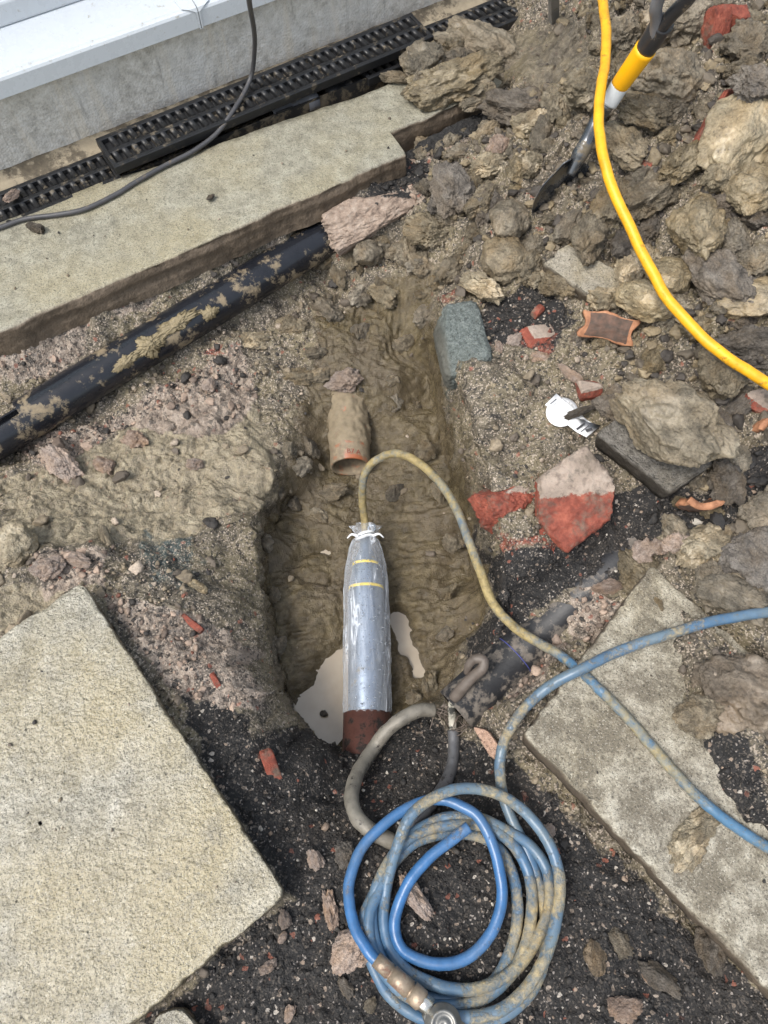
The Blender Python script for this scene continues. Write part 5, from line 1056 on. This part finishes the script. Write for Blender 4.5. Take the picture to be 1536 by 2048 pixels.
for a_ in [
 (1478,268,132,Y,'big smooth yellow clay clod at the right edge below the long red shard',SMO,1.15,.38), (1330,152,120,G_,'upright brown clod just right of the yellow shovel sleeve',RGH,1.0,.1),
 (1336,850,182,CL_M,'largest rounded clay clod, resting on the dark broken slab',RGH,1.1,-.05), (845,130,95,CL_M,'yellow clay clod at the left end of the clay on the path',RGH,1.1,.3),
 (905,158,120,CL_M,'wide crumpled yellow clay clod in the middle of the clay on the path',None,1.35,.35), (968,112,125,CL_M,'fan-ridged yellow clay clod farthest up the path near the grating',RGH,1.2,.35),
 (858,185,60,Y,'small yellow clay lump at the front edge of the path',None,1.0,.3), (1248,72,75,G_,'dark rounded clod behind the yellow hose near the top',None,1.0,.2), (1188,175,90,Y,'tan clod touching the left side of the yellow hose near the top',None,1.0,.2),
 (1395,462,125,CL_M,'torn ochre clay clod with a hollow, right of the yellow hose',RGH,1.3,.15), (1300,458,62,D,'round blue-grey clod just right of the yellow hose',None,1.0,.2), (1252,490,58,D,'round blue-grey clod just left of the yellow hose',None,1.0,.2),
 (1262,545,75,Y,'ridged tan clod on the concrete fragment left of the yellow hose',None,1.0,.2), (1340,555,90,Y,'glossy ochre clod under the yellow hose',SMO,1.0,.2), (1290,602,95,Y,'pale smooth clod above the standing pipe shard',SMO,1.1,.2),
 (1215,598,70,Y,'yellowish lump on the front of the concrete fragment',None,1.1,.2), (1505,600,115,CL_M,'pale torn clod with a sharp crest at the right edge',RGH,1.3,.2), (1432,560,135,D,'large dark crumbly clod between the hose and the pale torn clod',RGH,1.1,.3),
 (1438,742,95,CL_M,'tan clod behind the largest clod beside the yellow hose',RGH,1.0,.15), (20,1095,95,Y,'yellowish rounded clod at the left edge above the slab',SMO,1.0,.25), (1478,700,120,D,'dark gritty clod in the corner under the yellow hose',None,1.1,.3),
 (1500,1405,190,CL_B,'large brown clod at the right edge beside the long slab',RGH,1.0,.78), (1400,1425,85,G_,'grey crumbly clod at the far edge of the long slab',None,1.0,.2), (1395,1655,75,Y,'flat tan clod under the hose on the long slab',None,1.2,.45), (1375,1695,70,Y,'thin tan smear lump on the slab below the hose',None,1.3,.6),
 (962,575,72,Y,'yellow wedge-shaped clod at the top of the rubble',None,1.3,.2), (1072,560,42,Y,'small yellow clod against the concrete fragment edge',None,1.0,.1), (862,462,95,CL_M,'torn tan clod below the broken end of the path',None,1.1,.2), (812,500,58,G_,'rounded brown clod left of the torn tan clod',None,1.0,.1),
 (738,505,66,G_,'ball-like brown clod tucked under the pink mortar lump',SMO,1.0,.1), (1008,520,100,G_,'smooth grey clod in the hollow below the shovel',SMO,1.0,.25), (1018,440,85,G_,'flat grey clod left of the shovel blade tip',SMO,1.2,.2),
 (1062,330,52,Y,'bright tan clod just left of the shovel blade',None,1.0,.0), (975,330,58,Y,'tan clod with a bright flake near the black ash corner',None,1.1,.1), (905,385,95,D,'dark grey clod below the black ash corner',None,1.0,.15), (970,400,80,G_,'crumbly clod between the dark clod and the shovel',None,1.0,.15),
 (1000,295,50,CL_P,'reddish stone in the clods below the path end',None,1.0,.1), (1060,250,70,Y,'pale-faced clod in the hollow above the shovel',None,1.1,.2), (1035,215,90,D,'dark clod just beyond the end of the path',None,1.2,.3),
 (1290,220,85,G_,'crumbly clod below the upright brown one',None,1.0,.2), (1250,290,90,G_,'grey clod right of the yellow hose and shovel neck',None,1.1,.2), (1365,330,85,CL_M,'ridged tan clod left of the big smooth yellow clod',None,1.2,.2), (1500,385,100,CL_M,'crumbly yellow clod below the big smooth clod',RGH,1.0,.2),
 (1455,345,75,Y,'tan clod wedged under the big smooth clod',None,1.0,.2), (1300,390,90,G_,'furrowed clod just right of the hose above the blue-grey one',None,1.2,.25), (1520,170,95,D,'dark grey clod at the right edge above the smooth yellow clod',None,1.0,.2), (1345,40,110,G_,'grey clod beside the black shovel grip',None,1.0,.25),
 (1500,90,85,G_,'grey clod below the flat red brick in the corner',None,1.0,.2), (1220,410,85,G_,'grey clod under the hose right of the shovel blade',None,1.2,.25), (1175,470,95,G_,'broad brown clod above the concrete fragment',RGH,1.3,.3), (1135,462,60,G_,'brown lump just below the shovel blade tip',None,1.2,.3),
 (1470,480,85,G_,'streaked clod at the tip of the torn ochre clod',None,1.1,.2), (1515,520,80,G_,'crumbly tan clod at the right edge above the crest',None,1.0,.2), (1400,800,70,G_,'grey lump touching the far side of the largest clod',None,1.0,.2), (1240,812,80,D,'dark lump left of the largest clod',None,1.1,.25),
 (1440,850,70,D,'dark clod between the largest clod and the hook-shaped shard',None,1.0,.2), (1455,960,80,D,'dark clod right of the curved orange shard',None,1.1,.3), (1412,1095,95,Y,'muddy yellow clod below the curved orange shard',None,1.0,.25), (1500,1120,110,D,'dark clod at the right edge above the slab end',None,1.0,.3),
 (1480,1195,115,CL_M,'ochre clod lying on the earth above the blue hose',RGH,1.35,.3), (1420,1165,85,G_,'grey clod left of the ochre clod near the slab end',None,1.2,.3), (1290,1165,95,CL_M,'knobbly yellow clod at the corner of the long slab',None,1.35,.3), (1285,1110,55,CL_P,'pale pink stone near the half-buried pipe end',None,1.0,.1),
 (1356,1085,48,CL_P,'pale stone beside the muddy yellow clod',None,1.1,.1), (1320,1095,36,CL_P,'smaller pale stone left of the pale one',None,1.0,.1), (1255,1215,30,CL_P,'pale pink stone at the edge of the long slab',None,1.3,.1), (1272,1215,34,CL_P,'salmon stone lying against the slab edge',None,1.4,.1), (1220,1175,40,CL_P,'pinkish twisted stone among the crumbs by the slab',None,1.6,.2),
 (1140,748,44,CL_P,'elongated tan stone above the white label',None,1.5,.1), (1160,824,30,D,'slaty clod lying across the white label',None,2.0,-.05), (1080,715,36,CL_P,'pale flat stone in the rubble right of the pit',None,1.4,.2), (1030,680,30,CL_P,'whitish stone in the rubble near the pink brick piece',None,1.1,.1),
 (996,697,26,CL_P,'pinkish stone in the grit beside the green-grey block',None,1.1,.1), (975,770,52,Y,'tan lump in the rubble right of the pit wall',None,1.1,.3), (95,1135,50,CL_P,'pinkish stone at the left edge beside the yellowish clod',None,1.1,.15), (155,1120,40,CL_P,'flat stone with a red edge above the slab corner',None,1.6,.1),
 (395,1173,32,Y,'bright yellow chip on the black grit',SMO,1.4,.1), (213,1078,34,Y,'thin yellow sliver on the trodden clay',SMO,2.0,.2), (700,1897,72,CL_P,'largest pink-brown stone left of the hose coil',None,1.15,.12), (690,1712,44,D,'blue-grey stone touching the hose coil at the left',None,1.1,.1), (632,1722,38,CL_P,'pointed tan stone in the ash left of the coil',None,1.2,.1),
 (832,1795,56,CL_P,'pale crusted stone inside the hose coil',None,1.5,.15), (570,1842,30,CL_P,'pinkish stone at the tip of the large slab',None,1.3,.1), (660,1818,40,CL_P,'flaky pale stone left of the coil above the largest stone',None,1.5,.4), (1190,1912,46,CL_B,'smooth brown stone in the ash between coil and slab',SMO,1.2,.5), (1097,1662,28,CL_P,'pink stone just outside the coil at the upper right',None,1.0,.1),
 (1295,1953,20,CL_P,'small white pebble near the long slab',SMO,1.3,.0), (1320,1955,58,D,'crumbly brown clod against the long slab foot',None,1.2,.3), (1250,2015,46,CL_P,'pinkish lump at the bottom edge right of the coil',None,1.2,.25), (1425,1890,60,D,'dark lump beside the foot of the long slab',None,1.3,.3), (1240,1885,44,G_,'grey lump near the foot of the long slab',None,1.1,.3),
 (535,1935,24,CL_P,'tan pebble in the ash below the large slab',None,1.2,.1), (565,1875,18,CL_P,'small salmon pebble near the slab tip',SMO,1.1,.0), (690,1975,30,D,'grey pebble left of the coil bottom',None,1.2,.2), (740,2012,26,G_,'rusty pebble under the lowest hose loop',None,1.2,.1), (580,2030,26,CL_P,'tan pebble at the bottom edge near the slab corner',None,1.2,.1),
 (648,1427,15,D,'dark crumb floating on the milky water',None,1.0,.3), (72,455,26,D,'small dark stone beside the cable on the path',None,1.3,.15), (422,395,14,D,'tiny dark stone lying on the path',None,1.2,.1), (24,392,26,CL_P,'flat brown stone lying on the left grating',None,1.6,-.1),
 (120,925,60,CL_P,'pinkish stone at the foot of the black pipe',None,1.3,.2), (210,930,42,CL_P,'grey-pink stone on the trodden shelf',None,1.0,.2), (418,770,30,CL_P,'rounded stone on the shelf below the black pipe',None,1.0,.1), (390,930,34,CL_P,'square pale stone pressed into the shelf',None,1.0,.3), (268,880,44,CL_P,'flat pinkish stone below the middle of the black pipe',None,1.2,.35),
 (510,680,55,Y,'yellow clay lump at the head of the pit left side',None,1.3,.4), (585,650,60,G_,'grey lump at the head of the pit',None,1.1,.3), (650,620,55,G_,'brown lump in the head of the pit below the pipe end',None,1.1,.3), (770,590,60,Y,'clay lump on the rear slope of the pit',None,1.2,.4), (900,540,60,G_,'brown clod on the rear rim of the pit',None,1.1,.2),
 (620,900,60,G_,'clod beside the orange pipe on the left',None,1.0,.35), (790,800,55,G_,'clod beside the orange pipe on the right',None,1.0,.35), (660,985,58,G_,'clod just below the mouth of the orange pipe',None,1.2,.35), (690,760,62,CL_P,'pink-stained lump on top of the orange pipe',None,1.0,.3),
]:
    u, v, px, mt, lb, lib, asp, sk = a_
    st_ = mt in (CL_P,) or 'stone' in lb or 'pebble' in lb
    on = {'largest rounded clay clod, resting on the dark broken slab': .082, 'flat tan clod under the hose on the long slab': .0, 'thin tan smear lump on the slab below the hose': -.0, 'slaty clod lying across the white label': LZ + .006, 'flat brown stone lying on the left grating': .004,
          'small dark stone beside the cable on the path': .003, 'tiny dark stone lying on the path': .003, 'dark crumb floating on the milky water': -.404,
          'yellowish lump on the front of the concrete fragment': .075, 'ridged tan clod on the concrete fragment left of the yellow hose': .085}.get(lb)
    if lb.startswith(('yellow clay clod at the left end', 'wide crumpled', 'small yellow clay lump at the front')): on = .004
    clod(u, v, px, mt, lb, 'stone' if st_ else 'clay clod', 'stone' if st_ else 'clay_clod', lib, None, sk, asp, on)
for k_ in range(34):
    u_, v_ = rng.uniform(590, 870), rng.uniform(470, 760)
    if v_ < 560 and u_ < 650 or (640 < u_ < 760 and v_ > 700): continue
    clod(u_, v_, rng.uniform(22, 52), CL_G, 'damp brown clod among others at the muddy head of the pit', 'clay clod', 'clay_clod', None, None, rng.uniform(.2, .45), rng.uniform(.9, 1.3), group='damp clods at the head of the pit', seed=4000 + k_)
for k_, (u_, v_, p_) in enumerate(((800,158,46),(822,178,38),(870,112,50),(918,120,58),(935,175,62),(985,145,56),(1000,92,48),(880,205,34),(950,205,40),(1015,170,50),(905,95,36))):
    clod(u_, v_, p_, CL_M if k_ % 3 else CL_G, 'yellow-brown clay lump among others smeared over the far end of the path', 'clay clod', 'clay_clod', None, None, rng.uniform(.25, .5), rng.uniform(1.0, 1.4), z=.002 if u_ < 960 else None, group='clay lumps on the far end of the path', seed=4200 + k_)
for k_, (u_, v_, p_) in enumerate(((548,985,40),(532,1085,34),(548,1190,30),(560,1290,32),(590,1010,36),(640,1030,30),(850,905,44),(880,985,38),(905,1085,40),(900,1180,36),(890,1270,34),(860,1370,44),(830,1400,36),(820,820,40),(600,935,46),(575,900,38),(790,985,34))):
    clod(u_, v_, p_, CL_M if k_ % 2 else CL_G, 'small damp clay clod among others stuck along the foot of the pit walls', 'clay clod', 'clay_clod', None, None, rng.uniform(.3, .5), rng.uniform(.9, 1.3), group='damp clods along the pit walls', seed=4300 + k_)
# the rest of the heap: loose clods nothing tells apart
cnt = 0; tries = 0; spots = []; SHK = [U(1100, 390, .1)[:2], U(1135, 350, .1)[:2], U(1170, 320, .1)[:2]]
zHf = zH[26:NY - 26, 26:NX - 26]
def Zat(g, x, y): return float(bil(g[26:NY - 26, 26:NX - 26], xs[26], ys[26], STEP, np.array([x]), np.array([y]))[0])
def vis(x, y, z):
    d = np.array([x, y, z - CAM_H]); f = d @ [0, CP, -SP]; uu = d[0] / f * FPX + CW / 2; vv = CH / 2 - (d @ [0, SP, CP]) / f * FPX
    return -40 < uu < CW + 60 and -40 < vv < CH + 30
while cnt < 215 and tries < 9000:
    tries += 1; x, y = rng.uniform(-.05, 1.34), rng.uniform(.5, 2.5); R0 = float(np.clip(rng.lognormal(-3.50, .40), .015, .068))
    if Zat(zH, x, y) < .55 or Zat(zD, x, y) > .3 or not vis(x, y, .1): continue
    if any((x - a) ** 2 + (y - b) ** 2 < (.62 * (R0 + c_)) ** 2 for a, b, c_ in spots): continue
    sn = (x - WX0[0]) * WA[0] + (y - WX0[1]) * WA[1]; nn_ = (x - WX0[0]) * WNn[0] + (y - WX0[1]) * WNn[1]
    if sn < 1.48 and nn_ < .46: continue
    if R0 > .02 and min(np.hypot(x - q_[0], y - q_[1]) for q_ in SHK) < R0 + .07: continue
    spots.append((x, y, R0)); cnt += 1
    mt = rng.choice(3, p=[.42, .42, .16]); mt = (CL_M, CL_G, CL_D)[mt]
    clod(0, 0, 0, mt, {'muddy_tan_clay': 'loose tan clay clod among others in the spoil heap', 'grey_brown_earth': 'loose grey-brown earth clod among others in the spoil heap', 'dark_earth': 'loose dark earth clod among others in the spoil heap'}[mt.name], 'clay clod', 'clay_clod', None, None, rng.uniform(.35, .7), rng.uniform(.85, 1.35),
         xy=(x, y), size=R0, seed=1000 + cnt, group={'muddy_tan_clay': 'loose tan clods of the spoil heap', 'grey_brown_earth': 'loose grey-brown clods of the spoil heap', 'dark_earth': 'loose dark clods of the spoil heap'}[mt.name])
# crumbs and grit nobody could count
def grit(name, N, label, cat, pick, sub=2, seed=1):
    r_ = np.random.default_rng(seed); V0, F0 = ico(sub); vs = []
    for k in range(14):
        o_ = r_.uniform(0, 99, 3); v = V0 * (1 + .42 * fbm(V0 * 1.5 + o_, 2)[:, None]); n_ = r_.normal(size=(3, 3)); n_ /= np.linalg.norm(n_, axis=1)[:, None]
        for q in n_: v = v - q * (np.maximum(v @ q - .55, 0) * .95)[:, None]
        vs.append(v * [1, .8, .62])
    X = r_.uniform(-1.1, 1.32, N * 6); Yy = r_.uniform(-.36, 2.45, N * 6); ix = np.clip(((X - xs[0 + 26]) / STEP).astype(int) + 26, 0, NX - 1); iy = np.clip(((Yy - ys[26]) / STEP).astype(int) + 26, 0, NY - 1)
    d = np.stack([X, Yy, h[iy, ix] - CAM_H], 1); f = d @ [0, CP, -SP]; uu = d[:, 0] / f * FPX + CW / 2; vv = CH / 2 - (d @ [0, SP, CP]) / f * FPX
    dens = pick(ix, iy); ok = (r_.random(N * 6) < dens) & (uu > -30) & (uu < CW + 30) & (vv > -30) & (vv < CH + 30)
    inL = sdist(SLAB_L, X, Yy) < .004; sR = sdist(SLAB_R, X, Yy); inR = (sR < .004) & (h[iy, ix] < .004)
    sn = (X - WX0[0]) * WA[0] + (Yy - WX0[1]) * WA[1]; nn_ = (X - WX0[0]) * WNn[0] + (Yy - WX0[1]) * WNn[1]; inP = (sn < 1.5) & (nn_ < .53) & ~((sn > .97) & (nn_ > .44))
    kl = U(1146, 832, 0); ok &= np.hypot(X - kl[0], Yy - kl[1]) > .062
    sel = np.where(ok & ~inL & ~inR & ~inP)[0][:N]
    onS = np.where((inL | (sdist(SLAB_R, X, Yy) < -.01) | ((sn < 1.1) & (nn_ < .49) & (nn_ > .25))) & (uu > -30) & (uu < CW + 30) & (vv > -30) & (vv < CH + 30) & (h[iy, ix] < .004) & (np.abs(sdist(SLAB_L, X, Yy)) > .006))[0][:(45 if sub == 2 else 0)]; top_ = {int(q): .0022 for q in onS}; sel = np.concatenate([sel, onS])
    VV, FF, CC = [], [], []; kk = 0
    for i in sel:
        b, p, t, e = zB[iy[i], ix[i]], zP[iy[i], ix[i]], zT[iy[i], ix[i]], zH[iy[i], ix[i]]
        s_ = float(np.clip(r_.lognormal(-5.55 if sub == 2 else -4.6, .45), .0022, .02)); s_ *= (.62 if (b > .5 and sub == 2) or int(i) in top_ else 1.0); v = vs[r_.integers(14)] @ rot(r_.uniform(-.5, .5), r_.uniform(-.5, .5), r_.uniform(0, 6.3)).T
        VV.append(v * s_ + [X[i], Yy[i], (top_[int(i)] if int(i) in top_ else h[iy[i], ix[i]]) + s_ * .28]); FF.append(F0 + kk); kk += len(V0); w = r_.random()
        if b > .5: c_ = (.010, .0097, .010) if w < .78 else ((.04, .036, .032) if w < .90 else ((.24, .18, .135) if w < .96 else (.42, .39, .34)))
        elif p > .5: c_ = (.36, .27, .21) if w < .5 else ((.16, .12, .095) if w < .75 else ((.03, .027, .025) if w < .965 else (.22, .085, .055)))
        elif e > .5: c_ = (.25, .20, .125) if w < .35 else ((.13, .108, .08) if w < .75 else (.05, .043, .037))
        else: c_ = (.24, .195, .135) if w < .42 else ((.11, .09, .07) if w < .68 else ((.03, .027, .025) if w < .85 else ((.40, .33, .26) if w < .985 else (.24, .085, .055))))
        CC.append(np.tile(np.array(c_) * r_.uniform(.75, 1.25), (len(V0), 1)))
    return tag(mesh(name, np.vstack(VV), np.vstack(FF), GRIT, attrs={'tint': np.vstack(CC)}), label, cat, kind='stuff')
_M = Mat('grit'); GRIT = _M.done(_M.mix(_M.ramp(_M.noise(160, 4, .7), [(.4, 0.0), (.7, .5)]), _M.attr('tint'), (.05, .042, .034)), .7, _M.bump(_M.noise(220, 4, .7), .5, .003))
grit('gravel', 9000, 'loose grit and clinker scattered over the made ground', 'gravel', lambda i, j: np.clip(.22 + .55 * zB[j, i] + .5 * zP[j, i] - .9 * zT[j, i], 0, 1) * (1 - .97 * zW[j, i]) * (1 - .85 * zD[j, i]), 2, 5)
grit('earth_crumbs', 1700, 'crumbs of clay and earth between the larger clods', 'earth crumbs', lambda i, j: np.clip(.10 + .75 * zH[j, i] - .1 * zB[j, i] + .15 * zP[j, i], 0, 1) * (1 - .8 * zW[j, i]) * (1 - .9 * zD[j, i]), 3, 8)
